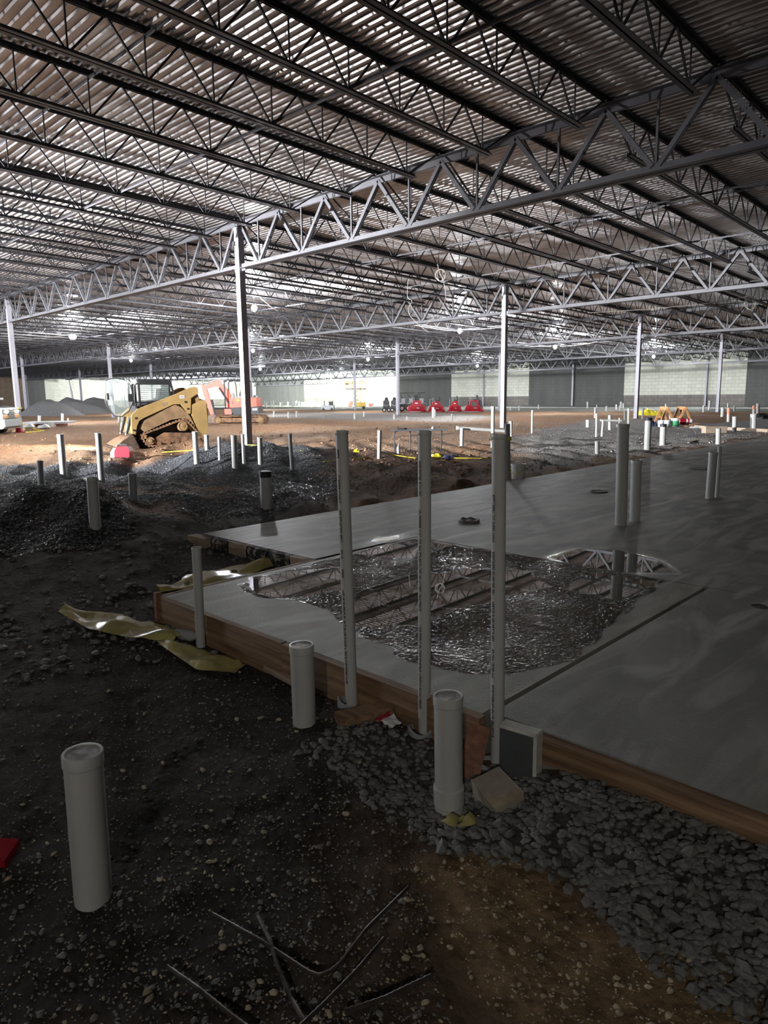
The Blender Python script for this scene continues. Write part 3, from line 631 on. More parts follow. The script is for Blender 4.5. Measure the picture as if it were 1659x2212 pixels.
# ================================================================== BAR JOISTS
ZT, ZB_ = .225, -.42
def joist_parts(length, npan, detail):
    out = []; P = length/npan; sl = -.02117
    mb = MB(); angle_pair(mb, (0, .0, ZT), (0, length, ZT+sl*length), .062, .024, -1, .008, (1, 0, 0)); mb.box((0, .07, ZT-.08), (.13, .14, .05)); mb.box((0, length-.07, ZT-.08+sl*length), (.13, .14, .05)); out.append(('top_chord', mb))
    mb = MB(); y0, y1 = P*.8, length-P*.8; angle_pair(mb, (0, y0, ZB_+sl*y0), (0, y1, ZB_+sl*y1), .062, .024, 1, .008, (1, 0, 0)); out.append(('bottom_chord', mb))
    web = MB()
    def rod(ya, za, yb, zb, r):
        m_ = MB() if detail else web
        m_.bar((0, ya, za+sl*ya), (0, yb, zb+sl*yb), 2*r, 2*r, up=(1, 0, 0))
        if detail: out.append(('web_rod', m_))
    for k in range(1, npan):
        yb = k*P
        rod(yb-.5*P if k > 1 else .08, ZT-.03, yb-.02, ZB_+.03, .013); rod(yb+.5*P if k < npan-1 else length-.08, ZT-.03, yb+.02, ZB_+.03, .013)
        rod(yb, ZT-.03, yb, ZB_+.03, .009)
    if not detail: out.append(('web', web))
    return out
def joist_proto(loc, label, group, length=SJ, npan=12, detail=True):
    t = thing('bar_joist', loc, label, 'joist', group)
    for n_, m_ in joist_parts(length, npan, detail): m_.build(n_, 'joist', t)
    return t
jp = {}; BAYN = ['nearest', 'second', 'third', 'fourth', 'fifth', 'farthest']
NJ = 0
for j in range(0, 6):
    y0 = Y0+(j-1)*SJ; cnt = 0; ymax = y0+SJ
    for k in range(14, -60, -1):
        x = X0+k*SG/10
        if x < -109: break
        if x > -.24*max(y0, 0)+1.0+(0 if j else .6): continue
        if x < -(ymax)/.315-1: continue
        cnt += 1
        if NJ >= 299: break
        short = j == 5 and x > -61
        det = (j == 0 or j == 1 and x > -33)
        key = ('s' if short else 'd' if det else 'f')
        lb = f'dark steel bar joist, {ordn(cnt)} from the right in the {BAYN[j]} roof bay'
        grp = f'bar joists of the {BAYN[j]} roof bay'; loc = (x, y0, zc(x, y0))
        if key not in jp: jp[key] = joist_proto(loc, lb, grp, (WB-y0-.05) if short else SJ, 6 if short else 12, det)
        else: copy_tree(jp[key], loc, None, lb, grp)
        NJ += 1
print('joists', NJ)

# bridging angles along x, tying the joists together
br = {}
for j in range(0, 5):
    y0 = Y0+(j-1)*SJ
    for i in range(-5, 2):
        x, y = gp(i, j)
        if x+SG < -(y0+SJ)/.315 or x > -.24*max(y0, 0)+1: continue
        for q_, (dy, dz) in enumerate(((4.09, ZB_+.075), (8.17, ZB_+.075), (6.13, ZT-.09))):
            key = q_ == 2
            lb = f'{"deck-side" if key else "nearer low" if q_==0 else "farther low"} bridging angle, {ordn(2-i)} from the right, {BAYN[j]} roof bay'
            if not br:
                mb = MB(); mb.bar((0, 0, 0), (SG, 0, .0028*SG), .032, .004); mb.bar((0, .014, -.016), (SG, .014, -.016+.0028*SG), .004, .032); o = mb.build('bridging_angle', 'steel'); br[0] = o
            else: o = br[0].copy(); COL.objects.link(o)
            o.location = (x, y0+dy, zc(x, y0+dy)+dz); tag(o, lb, 'bridging', 'bridging angles across the joists')

# ================================================================== WORK LIGHTS
WORKL = [(160, 727, 'in the roof left of the loader, near the left edge'), (283, 778, 'in the roof above the loader door'), (549, 665, 'just right of the tall nearest column, upper one'), (546, 757, 'just right of the tall nearest column, lower one'),
         (562, 797, 'above the excavator, right of the tall column'), (993, 714, 'in the roof left of the column behind the tall pipes'), (795, 776, 'in the roof above the scissor lift'), (737, 805, 'small and low above the bright white wall'),
         (1199, 749, 'in the roof above the left dark wall panel'), (1412, 770, 'before the right white wall panel'), (1031, 790, 'before the white panel behind the red trowels')]
def work_light(p, label, power, colr, group='hanging work lights'):
    ztop = zc(p[0], p[1])+.25; L_ = max(.15, ztop-p[2])
    t = thing('work_light', p, label, 'lamp', group)
    mb = MB(); mb.tube([(0, 0, .15), (.01, .005, .15+L_*.5), (0, 0, .15+L_)], .008, 5); mb.build('cord', 'cord', t)
    mb = MB(); mb.cyl((0, 0, .08), (0, 0, .2), .04, .025, 10); mb.build('socket', 'dark', t)
    mb = MB(); mb.lathe([(.01, -.13), (.09, -.09), (.125, 0), (.09, .07), (.035, .11)], n=12); mb.build('bulb', 'bulb', t, 60)
    mb = MB()
    for k in range(4):
        a = k*math.pi/2; mb.tube([(.04*math.cos(a), .04*math.sin(a), .12), (.15*math.cos(a), .15*math.sin(a), 0), (.02*math.cos(a), .02*math.sin(a), -.16)], .004, 4)
    mb.build('guard', 'cord', t)
    lamp('work_light_glow', 'POINT', (p[0], p[1], p[2]-.25), power, colr, .1)
for px, py, l in WORKL:
    work_light(atroof(px, py, -.62), 'lit work light bulb hanging '+l, 950, COOL)
for i, j in ((.5, .5), (-.5, .5), (-.5, 1.5)):      # the next lights of the same string, beyond the left edge
    x, y = gp(i, j); work_light((x, y, zc(x, y)-.62), f'lit work light bulb hanging beyond the left edge, {ordn({(.5,.5):1,(-.5,.5):2,(-.5,1.5):3}[i, j])} of that string', 550, COOL)

work_light((4.5, -6.5, zc(4.5, -6.5)-.62), 'unseen bulb added behind the camera as foreground fill', 270, (1, .97, .9))  # extra bulb added out of view to lift the dark foreground
# flood light stands
def flood_stand(p, target, label, hgt, r=.32, lens='bulb_far'):
    t = thing('flood_light_stand', p, label, 'lamp'); a = math.atan2(target[1]-p[1], target[0]-p[0]); c, s = math.cos(a), math.sin(a)
    mb = MB(); mb.cyl((0, 0, 0), (0, 0, hgt), .05, .035, 10); mb.build('mast', 'grey_metal', t)
    for k in range(3):
        b = k*2.094+.4; mb = MB(); mb.bar((0, 0, .6), (.8*math.cos(b), .8*math.sin(b), .02), .05, .05); mb.build('leg', 'grey_metal', t)
    mb = MB(); mb.bar((-s*.55, c*.55, hgt), (s*.55, -c*.55, hgt), .08, .08); mb.build('crossbar', 'dark', t)
    for q in (-.3, .3):
        mb = MB(); mb.cyl((-s*q, c*q, hgt+.15), (-s*q+c*.12, c*q+s*.12, hgt+.12), r*.5, r*.9, 14); mb.build('lamp_housing', 'dark', t)
        mb = MB(); mb.cyl((-s*q-c*.05, c*q-s*.05, hgt+.16), (-s*q-c*.005, c*q-s*.005, hgt+.15), r, r*.7, 14); mb.build('lens', lens, t)
    return t
p = atdepth(703, 815, 92.); flood_stand((p[0], p[1], g1(p[0], p[1])), (-74, 75), 'brilliant greenish flood light on a mast in front of the white wall', p[2]-.15)

P = np.array((-16.9, -6.1, g1(-16.9, -6.1))); flood_stand(P, (-24, 14), 'flood light stand beyond the left edge of the frame', 2.9, .2, 'bulb_dim')
# ================================================================== PVC STUB-UPS
def pipe(px, yt, yb, w_, label, px_t=None, cap=None, slab_=False, material='pvc', group=None, ink=False, hub=False, paint=False, dirt=False):
    P = ground(px, yb, slab_); dep = depth(P); r = max(w_*dep/F/2, .012)
    fwd = Vector((FW[0], FW[1], 0)).normalized(); d = ray(px_t if px_t is not None else px, yt)
    tt = (P[0]*fwd[0]+P[1]*fwd[1])/(d[0]*fwd[0]+d[1]*fwd[1]); T = CP+d*tt
    top = Vector(T-P); near = w_ >= 11; n = 24 if w_ > 20 else 14 if near else 8
    ax = top.normalized(); Ht = top.length; root = ax*-.12
    if not near and not paint:
        mb = MB(); mb.cyl(root, top, r, None, n); mb.cyl(top-ax*min(.03, Ht*.2), top+ax*.004, r*1.06, None, n); o = mb.build('pvc_pipe', material, None, 50); o.location = tuple(map(float, P)); return tag(o, label, 'pipe', group)
    t = thing('pvc_pipe', P, label, 'pipe', group); R = Vector((0, 0, 1)).rotation_difference(ax).to_matrix()
    def xf(mb): mb.v = [tuple(R @ Vector(v)) for v in mb.v]; return mb
    mb = MB(); mb.cyl((0, 0, -.12), (0, 0, Ht-.004), r, None, n); xf(mb).build('pipe', material, t, 50)
    if cap != 'none':
        ch = min(r*.7, .045); mb = MB(); mb.lathe([(r*1.005, Ht-ch), (r*1.06, Ht-ch+.003), (r*1.06, Ht-.004), (r*1.03, Ht), (r*.9, Ht+.0005), (r*.86, Ht-.004), (.001, Ht-.004)], n=n); xf(mb).build('cap', material, t, 30)
        if dirt:
            mb = MB(); mb.cyl((0, 0, Ht-.0039), (0, 0, Ht-.0025), r*.855, None, n); xf(mb).build('cap_dirt', 'capdirt', t)
        if cap == 'dark':
            mb = MB(); mb.lathe([(r*1.09, Ht-.06), (r*1.12, Ht+.008), (r*.8, Ht+.015), (.001, Ht+.015)], n=n); xf(mb).build('rubber_cap', 'dark', t, 30)
    if hub:
        mb = MB(); mb.lathe([(r*1.01, .105), (r*1.11, .10), (r*1.11, .035), (r*1.04, .03), (r*1.06, -.05)], n=n); xf(mb).build('coupling', material, t, 30)
    if paint:
        mb = MB(); mb.lathe([(r*1.01, Ht*.55), (r*1.025, Ht*.56), (r*1.07, Ht+.002), (.001, Ht+.002)], n=n); xf(mb).build('painted_end', 'pink_paint', t, 50)
    if ink:
        mb = MB(); view = Vector((-P[0], -P[1], 0)).normalized(); lat = Vector((0, 0, 1)).cross(view)      # printed line runs up the side that faces left of the camera
        a0 = math.atan2(view[1], view[0])-ink; z = .12
        while z < Ht-.12:
            lw = random.uniform(.004, .012)
            if random.random() < .88:
                for dz in np.arange(0, lw*4, .008):
                    for da in (-.17, -.06, .05, .16):
                        if random.random() < .8:
                            c_ = Vector((math.cos(a0+da), math.sin(a0+da), 0)); tn = Vector((-math.sin(a0+da), math.cos(a0+da), 0)); b0 = c_*(r+.0003)+Vector((0, 0, z+dz))
                            mb.add([b0-tn*r*.052, b0+tn*r*.052, b0+tn*r*.052+Vector((0, 0, .0065)), b0-tn*r*.052+Vector((0, 0, .0065))], [(0, 1, 2, 3)])
                z += lw*4+.006
            else: z += random.uniform(.02, .09)
        tag(xf(mb).build('printed_line', 'ink', t), kind='stuff')
    return t
pipe(202, 1624, 1938, 78, 'thick white pvc stub-up at lower left with dirt on its cap', 178, dirt=True)
pipe(970, 1502, 1752, 60, 'thick white pvc stub-up with a coupling ring beside the grey paver', 968, dirt=True, hub=True)
pipe(658, 1392, 1562, 50, 'thick white pvc stub-up before the form board, dirt on its open top', 651, dirt=True)
pipe(760, 1516, 1520, 1, '', 738) if False else None
pipe(760, 930, 1522, 26, 'leftmost of the three tall white pvc pipes before the wet slab', 738, ink=.75)
pipe(917, 930, 1582, 27, 'middle one of the three tall white pvc pipes before the wet slab', 917, ink=.75)
pipe(1074, 938, 1645, 29, 'rightmost of the three tall white pvc pipes before the wet slab', 1078, ink=.75)
pipe(434, 1182, 1396, 20, 'slim white pvc pipe beside the plastic bottle at the slab corner', 424)
G = 'pvc stub-ups in the black gravel'
for a in ((89, 995, 1048, 13, 'short grey-white pipe stub at far left in the gravel', 86), (138, 938, 1030, 14, 'tall pvc pipe left of the generator, left one of two', 130), (220, 935, 1040, 13, 'tall pvc pipe just left of the generator with dark rim', 212),
          (206, 1032, 1140, 24, 'thick white stub-up at the front of the black gravel', 199), (289, 1022, 1082, 18, 'short stub-up below the generator with dirty top', 286), (576, 1020, 1097, 25, 'thick stub-up with a dark cap in the black gravel', 573),
          (425, 932, 996, 12, 'white stub-up just right of the loader tracks', 421), (448, 940, 985, 10, 'second stub-up right of the loader', 446), (475, 944, 992, 7, 'thinnest stub-up between loader and tall column', 473), (508, 940, 1012, 13, 'thicker stub-up left of the tall column foot', 505),
          (527, 938, 1004, 7, 'thin stub-up right at the tall column foot', 524), (563, 945, 1003, 11, 'white stub-up just right of the tall column foot', 561), (631, 938, 1018, 8, 'dark slim pipe alone at the right end of the gravel', 626)):
    pipe(*a[:5], a[5], cap='dark' if a[0] in (576,) else None, dirt=a[0] in (289,), material='pvc_grey' if a[0] in (89, 289, 631) else 'pvc', group=G)
G = 'pvc stub-ups near the table and bench'
for a in ((819, 930, 989, 9, 'white pvc stub left of the folding table', 820), (997, 925, 966, 8, 'white pvc stub holding the left end of the horizontal pipe', 998), (1064, 878, 968, 8, 'tall thin pvc pipe just left of the right tall pipe', 1065), (1097, 915, 1036, 12, 'grey pvc pipe with yellow band beside the white bucket', 1096),
          (1103, 910, 944, 8, 'white stub behind the yellow banded pipe', 1103), (1149, 886, 935, 4.5, 'lone thin white pipe on the clay right of the bucket', 1150)):
    t = pipe(*a[:5], a[5], group=G, material='pvc_grey' if a[0] == 1097 else 'pvc', cap='none' if a[0] == 1097 else None)
    if a[0] == 1097:
        mb = MB(); hh = .9; mb.cyl((0, 0, .62), (0, 0, .68), .046, None, 14); mb.build('yellow_band', 'yellow_tape', t)
G = 'pvc stub-ups on the right slab'
pipe(1341, 916, 1134, 25, 'tallest white pipe standing on the right slab', 1346, slab_=True, group=G); pipe(1371, 994, 1126, 22, 'shorter stained white pipe behind the tallest slab pipe', 1375, slab_=True, group=G)
pipe(1533, 977, 1077, 18, 'thicker pipe of the pair near the right edge of the slab', 1541, slab_=True, group=G); pipe(1548, 965, 1074, 9, 'thinner pipe of the pair near the right edge', 1555, slab_=True, group=G)
pipe(1398, 903, 972, 14, 'white pipe with dark cap left of the green bucket', 1401, cap='dark'); pipe(1431, 917, 964, 12.5, 'shorter pipe with dark cap before the green bucket', 1433, cap='dark')
G = 'pvc stub-ups in the grey gravel at right'
for a in ((1551, 926, 960, 10.5, 'white stub beside the slab edge and the white cup', 1552), (1290, 953, 979.6, 10, 'short white stub in the tyre-marked gravel', 1290), (1269.6, 907, 923, 9, 'short thick white stub left of the pipe trestle', 1270), (1288, 893, 943.7, 5, 'tall thin pipe left of the pipe trestle', 1289),
          (1300, 908, 942, 5, 'leaning thin pipe under the left end of the trestle pipe', 1303), (1317, 897, 929, 7, 'white stub in the middle of the pipe trestle', 1317), (1338, 903, 918, 4, 'small stub left of the tallest slab pipe', 1338), (1357, 882, 917, 4.5, 'thin pipe just right of the tallest slab pipe', 1358),
          (1350, 888, 907, 5, 'short stub behind the tallest slab pipe', 1350), (1285, 880, 903, 4.5, 'thin stub behind the tall thin pipe', 1286), (1388, 882, 905.5, 5, 'white stub in front of the yellow tarp', 1389), (1560, 880, 900.5, 7, 'white stub left of the orange-painted pipe', 1561),
          (1586, 900, 932, 9.5, 'square-topped white stub at the second slab edge', 1587), (1627, 894, 932, 12.5, 'largest white stub at the right edge', 1628), (1637, 872, 893, 7, 'white stub behind the right orange-painted pipe', 1637), (1519, 876, 890.7, 4, 'thin stub left of the leaning one at the right column', 1520),
          (1531.5, 865.5, 885.5, 4.5, 'leaning thin stub left of the right column', 1533), (1572, 871, 881, 3, 'small stub behind the left orange-painted pipe', 1572), (1586, 876, 889, 4, 'small stub right of the left orange-painted pipe', 1587), (1477, 880, 888.5, 3.4, 'small stub behind the sawhorses', 1477)):
    pipe(*a[:5], a[5], group=G)
pipe(1573, 881, 911.5, 6.5, 'white pipe with orange painted end, left of two', 1574, paint=True); pipe(1628, 876, 894, 6, 'white pipe with orange painted end at the right edge', 1628.6, paint=True)
def row(lst, group, text):
    for k, (px, yt, yb, w_) in enumerate(sorted(lst)): pipe(px, yt, yb, w_, f'small white pvc stub, {ordn(k+1)} from the left {text}', group=group)
row([(1102, 880, 887, 3), (1121, 877, 887, 3), (1163, 874, 884, 2.8), (1268.7, 868, 882, 3.5), (1288.7, 874, 882, 2.4), (1310, 877.5, 888, 4), (1331, 874, 884, 4), (1341, 868, 882, 3.5), (1339, 876, 887, 3.5), (1346, 871, 882, 3), (1438, 873, 882, 3)], 'pvc stubs before the back wall', 'before the dark and white back wall')
row([(935.4, 880, 903, 5.5), (939.5, 885, 900, 2.4), (976.4, 894, 910.5, 4), (878.8, 899.5, 907.6, 3.5), (851, 895, 905.8, 3.8), (1092, 888, 900, 3)], 'pvc stubs before the red trowels', 'in the row before the red trowels')
row([(592, 888, 901, 4.2), (623, 890, 903.6, 3.7), (641, 888.5, 901, 4.6), (698.6, 898.6, 904, 3), (765.7, 892, 905.3, 4), (786, 890, 900.5, 3.4)], 'pvc stubs right of the excavator', 'in the row right of the excavator')
row([(572, 866, 880, 2.6), (576, 869, 881, 3), (586, 866, 881, 2), (591, 865, 881, 2.6), (605, 869, 879, 2.6), (609, 868, 880, 2.4), (622, 868, 878, 3), (632, 867, 879, 3.4), (640, 866, 877, 3.6), (646, 868, 877, 3)], 'far stubs before the dark far panel', 'before the distant dark panel')
row([(85, 898, 911, 6.5), (134.7, 893, 910, 6), (147, 903, 911, 3.4), (257.7, 898, 913, 6)], 'pvc stubs before the gravel heaps', 'before the gravel heaps')

# ================================================================== MACHINES
LAT = -RT/np.linalg.norm(RT[:2]); LATV = Vector((LAT[0], LAT[1], 0)).normalized()       # image left, level
def text_part(txt, size, material, parent, origin, xdir, zdir, name='lettering'):
    cu = D.curves.new('lettering', 'FONT'); cu.body = txt; cu.size = size; cu.extrude = .001; cu.align_x = 'CENTER'
    o = D.objects.new('lettering', cu); COL.objects.link(o); dg = bpy.context.evaluated_depsgraph_get(); dg.update()
    me = D.meshes.new_from_object(o.evaluated_get(dg)); D.objects.remove(o); D.curves.remove(cu); me.materials.clear(); me.materials.append(M[material])
    o = link(name, me, parent); X = Vector(xdir).normalized(); Z = Vector(zdir).normalized(); N = X.cross(Z)
    o.matrix_local = Matrix(((X[0], Z[0], N[0], origin[0]), (X[1], Z[1], N[1], origin[1]), (X[2], Z[2], N[2], origin[2]), (0, 0, 0, 1))); return o
def hull_loop(circles, n=10):
    """outline round a set of circles (x, z, r)"""
    pts = [(x+r*math.cos(2*math.pi*k/(n*2)), z+r*math.sin(2*math.pi*k/(n*2))) for x, z, r in circles for k in range(n*2)]
    pts = sorted(set(pts)); cr = lambda o, a, b: (a[0]-o[0])*(b[1]-o[1])-(a[1]-o[1])*(b[0]-o[0])
    lo = []; 
    for p in pts:
        while len(lo) > 1 and cr(lo[-2], lo[-1], p) <= 0: lo.pop()
        lo.append(p)
    up = []
    for p in reversed(pts):
        while len(up) > 1 and cr(up[-2], up[-1], p) <= 0: up.pop()
        up.append(p)
    return lo[:-1]+up[:-1]
def resample(loop, step):
    L_ = loop+[loop[0]]; out = []; acc = 0
    for a, b in zip(L_, L_[1:]):
        d = math.hypot(b[0]-a[0], b[1]-a[1]); t = 0
        while acc+(d-t) >= step: t += step-acc; acc = 0; out.append(((a[0]+(b[0]-a[0])*t/d, a[1]+(b[1]-a[1])*t/d), ((b[0]-a[0])/d, (b[1]-a[1])/d)))
        acc += d-t
    return out
def track(parent, circles, y0, y1, thick=.035, material='mudtrack', wheels=True, hub='cat_mud'):
    lp = hull_loop(circles); inn = hull_loop([(x, z, r-thick) for x, z, r in circles])
    mb = MB(); dense = [p for p, _ in resample(lp, .035)]
    def closest(p): return min(((p[0]-a[0])**2+(p[1]-a[1])**2, a) for a in [q for q, _ in resample(inn, .02)])[1]
    n = len(dense); inner = [closest(p) for p in dense]; vs_ = []
    for (x, z), (xi, zi) in zip(dense, inner): vs_ += [(x, y0, z), (x, y1, z), (xi, y1, zi), (xi, y0, zi)]
    fs = []
    for i in range(n):
        a, b = 4*i, 4*((i+1) % n)
        for k in range(4): fs.append((a+k, b+k, b+(k+1) % 4, a+(k+1) % 4))
    mb.add(vs_, fs); tr = mb.build('track', material, parent)
    mb = MB()
    for (x, z), (dx, dz) in resample(lp, .095):
        nx, nz = dz, -dx; R = Matrix(((dx, 0, nx), (0, 1, 0), (dz, 0, nz))); mb.box((x+nx*.011, (y0+y1)/2, z+nz*.011), (.045, y1-y0, .024), R)
    tag(mb.build('tread_lugs', material, tr), kind='stuff')
    if wheels:
        for x, z, r in circles:
            mb = MB(); rr = (r-thick)*.96; mb.lathe([(.01, 0), (rr*.9, .0), (rr, .02), (rr, abs(y1-y0)-.02), (rr*.9, abs(y1-y0)), (rr*.45, abs(y1-y0)-.01), (rr*.4, abs(y1-y0)+.02), (.01, abs(y1-y0)+.02)], n=18)
            mb.v = [(vx+x, min(y0, y1)+vz, vy+z) for vx, vy, vz in mb.v]; mb.build('wheel', hub, tr, 40)
    return tr

# ---- compact track loader (x forward, y left)
A_, B_ = .00211, .00204
def LP(pts): return [((1000-a)*A_, (1040-b)*B_) for a, b in pts]
H = Vector((-.25, -.968, 0)); LF = Vector((.968, -.25, 0)); YN = .66
gpos = ground(365, 961); org = Vector(gpos)-LF*YN
loader = thing('track_loader', (org[0], org[1], g1(gpos[0], gpos[1])-.02), 'muddy yellow compact track loader with open glass door and lit cab lamps', 'loader', H=H)
T = loader
for s in (1, -1):
    ya, yb = (YN-.30, YN) if s > 0 else (-YN, -YN+.30)
    circ = [((1000-765)*A_, .155, .155), ((1000-1400)*A_, .145, .145), ((1000-1205)*A_, .53, .19), ((1000-700)*A_, .27, .10)]
    tr = track(T, circ, ya, yb, hub='cat_mud')
    mb = MB(); mb.prism(LP([(790, 960), (960, 860), (1330, 880), (1360, 1000), (820, 1010)]), ya+.03, yb-.03); mb.build('track_frame', 'mudtrack', tr)
    for k in range(4):
        x = (1000-(880+k*120))*A_; mb = MB(); mb.cyl((x, ya+.02, .075), (x, yb-.02, .075), .06, None, 12); mb.build('roller', 'mudtrack', tr, 40)
    mb = MB(); x = (1000-1215)*A_; yo = yb if s > 0 else ya; mb.cyl((x, yo-.06*s, .52), (x, yo+.015*s, .52), .095, None, 18); mb.build('drive_hub', 'cat_yellow', tr, 40)
mb = MB(); mb.prism(LP([(660, 830), (700, 720), (1350, 640), (1420, 830), (1380, 930), (760, 930)]), -YN+.3, YN-.3); mb.build('chassis', 'dark', T)
for s in (1, -1):
    y0, y1 = (s*(YN-.28), s*(YN-.02))
    mb = MB(); mb.prism(LP([(655, 800), (705, 690), (880, 600), (1110, 480), (1190, 520), (1300, 640), (1375, 800), (1330, 760), (1190, 672), (1050, 690), (700, 845)]), y0, y1); mb.build('fender', 'cat_mud', T)
    # lift arm
    y0, y1 = s*(YN-.12), s*(YN+.0)
    arm = MB(); arm.prism(LP([(1430, 262), (1400, 248), (1345, 250), (1140, 340), (700, 508), (635, 535), (560, 600), (545, 640), (540, 800), (545, 870), (580, 880), (605, 760), (640, 690), (700, 655), (1095, 478), (1190, 480), (1275, 612), (1312, 612), (1325, 480), (1330, 400), (1440, 330)]), y0, y1)
    arm_o = arm.build('lift_arm', 'cat_yellow', T)
    mb = MB()
    for a, b in ((1252, 450), (1280, 545), (598, 655), (565, 815)): x, z = LP([(a, b)])[0]; mb.cyl((x, s*(YN-.02), z), (x, s*(YN+.012), z), .03, None, 10)
    tag(mb.build('pivot_pins', 'dark', arm_o), kind='stuff')
    # rear tower
    mb = MB(); mb.prism(LP([(1340, 490), (1470, 430), (1535, 440), (1548, 880), (1440, 940), (1400, 830), (1330, 640)]), s*(YN-.16), s*(YN-.005)); mb.build('rear_tower', 'cat_yellow', T)
    mb = MB(); p0, p1 = LP([(1385, 290), (1430, 450)]); mb.bar((p0[0], s*(YN-.09), p0[1]), (p1[0], s*(YN-.09), p1[1]), .10, .13, up=(1, 0, 0)); mb.cyl((p0[0], s*(YN-.16), p0[1]), (p0[0], s*(YN-.02), p0[1]), .09, None, 14); mb.build('arm_link', 'cat_mud', T)
    mb = MB(); p0, p1 = LP([(1180, 560), (1330, 330)]); mb.cyl((p0[0], s*(YN-.20), p0[1]), (p1[0], s*(YN-.20), p1[1]), .045, None, 10); mb.build('lift_cylinder', 'dark', T, 40)
    mb = MB(); p0, p1 = LP([(560, 640), (500, 860)]); mb.cyl((p0[0], s*.36, p0[1]), (p1[0], s*.36, p1[1]), .05, .045, 10); mb.build('tilt_cylinder', 'dark', T, 40)
    mb = MB(); p0, p1 = LP([(520, 720), (490, 880)]); mb.cyl((p0[0], s*.36, p0[1]), (p1[0], s*.36, p1[1]), .028, None, 10); mb.build('cylinder_rod', 'chrome', T, 40)
mb = MB(); mb.prism(LP([(540, 780), (600, 640), (640, 640), (600, 880), (545, 880)]), -YN+.12, YN-.12); mb.build('arm_crosspiece', 'cat_yellow', T)
mb = MB(); mb.prism(LP([(1180, 360), (1330, 330), (1520, 430), (1545, 900), (1420, 930), (1180, 700)]), -YN+.17, YN-.17); mb.build('engine_hood', 'cat_yellow', T)
mb = MB(); mb.prism(LP([(1545, 470), (1562, 480), (1562, 860), (1548, 870)]), -YN+.1, YN-.1); mb.build('rear_door', 'cat_mud', T)
# cab
cw = .40
for s in (1, -1):
    mb = MB()
    for a, b in (((640, 520), (640, 180)), ((690, 500), (690, 200)), ((1085, 430), (1085, 210)), ((1140, 350), (1100, 180)), ((640, 170), (1105, 165)), ((690, 190), (1085, 195)), ((680, 455), (1090, 425))):
        p, q_ = LP([a, b]); mb.bar((p[0], s*cw, p[1]), (q_[0], s*cw, q_[1]), .05, .05, up=(0, 1, 0))
    mb.build('cab_frame', 'dark', T)
    mb = MB(); g_ = LP([(690, 200), (1085, 200), (1085, 430), (690, 455)]); mb.prism(g_, s*cw-.004, s*cw+.004); sw = mb.build('side_window', 'glass', T)
    mb = MB()
    for k in range(9): p, q_ = LP([(690, 215+k*26), (1085, 212+k*25)]); mb.bar((p[0], s*(cw+.015), p[1]), (q_[0], s*(cw+.015), q_[1]), .006, .008)
    tag(mb.build('window_guard', 'dark', sw), kind='stuff')
mb = MB(); mb.prism(LP([(600, 165), (640, 138), (1080, 138), (1120, 175), (1110, 190), (620, 190)]), -cw-.03, cw+.03); mb.build('cab_roof', 'dark', T)
mb = MB(); mb.prism(LP([(650, 500), (1150, 350), (1180, 700), (660, 760)]), -cw, cw); mb.build('cab_base', 'dark', T)
mb = MB(); mb.prism(LP([(1040, 440), (1075, 215), (1100, 200), (1110, 440)]), -cw+.04, cw-.04); mb.build('rear_panel', 'dark', T)
mb = MB(); mb.prism(LP([(840, 455), (850, 425), (960, 430), (985, 270), (1010, 262), (1020, 455)]), -.22, .22); mb.build('seat', 'dark', T)
for s in (1, -1):
    x, z = LP([(690 if s > 0 else 640, 172)])[0]; mb = MB(); mb.cyl((x+.10, s*(cw-.03), z), (x+.17, s*(cw-.03), z), .05, .062, 14); hl = mb.build('lamp_housing', 'dark', T, 40)
    mb = MB(); mb.cyl((x+.165, s*(cw-.03), z), (x+.18, s*(cw-.03), z), .058, None, 14); mb.build('lit_lens', 'cablamp', hl)
    mb = MB(); mb.cyl((x+.12, s*(cw+.02), z), (x+.12, s*(cw+.05), z), .05, None, 14); mb.build('lit_lens', 'cablamp', hl)
    c_ = Vector(loader.location)+H*(x+.25)+LF*(s*cw)+Vector((0, 0, z)); lamp('loader_cab_beam', 'SPOT', c_, 900, (1, 1, .95), .05, target=c_+H*6+Vector((0, 0, -2.0)), spot_size=2.0, spot_blend=.5)
# open front door: frame with glass, swung out in front
dl = LP([(292, 165), (330, 140), (420, 130), (520, 148), (575, 185), (600, 300), (602, 440), (545, 560), (450, 632), (358, 620), (280, 500), (262, 430)])
yd = cw+.02
mb = MB(); mb.prism(dl, yd-.005, yd+.005); door = mb.build('front_door', 'glass', T)
mb = MB(); mb.tube([(a, yd, b) for a, b in dl+[dl[0]]], .016, 6); mb.build('door_frame', 'dark', door)
mb = MB(); p = LP([(570, 385)])[0]; mb.box((p[0], yd+.04, p[1]), (.12, .05, .21)); mb.build('mirror', 'dark', T)
mb = MB(); p = LP([(297, 365)])[0]; mb.box((p[0], yd+.03, p[1]), (.05, .04, .18)); mb.build('door_handle', 'dark', door)
for a, b in (((470, 270), (470, 500)), ((500, 270), (500, 520))):
    p, q_ = LP([a, b]); mb = MB(); mb.bar((p[0], yd-.03, p[1]), (q_[0], yd-.03, q_[1]), .03, .03); mb.build('door_strut', 'grey_metal', door)
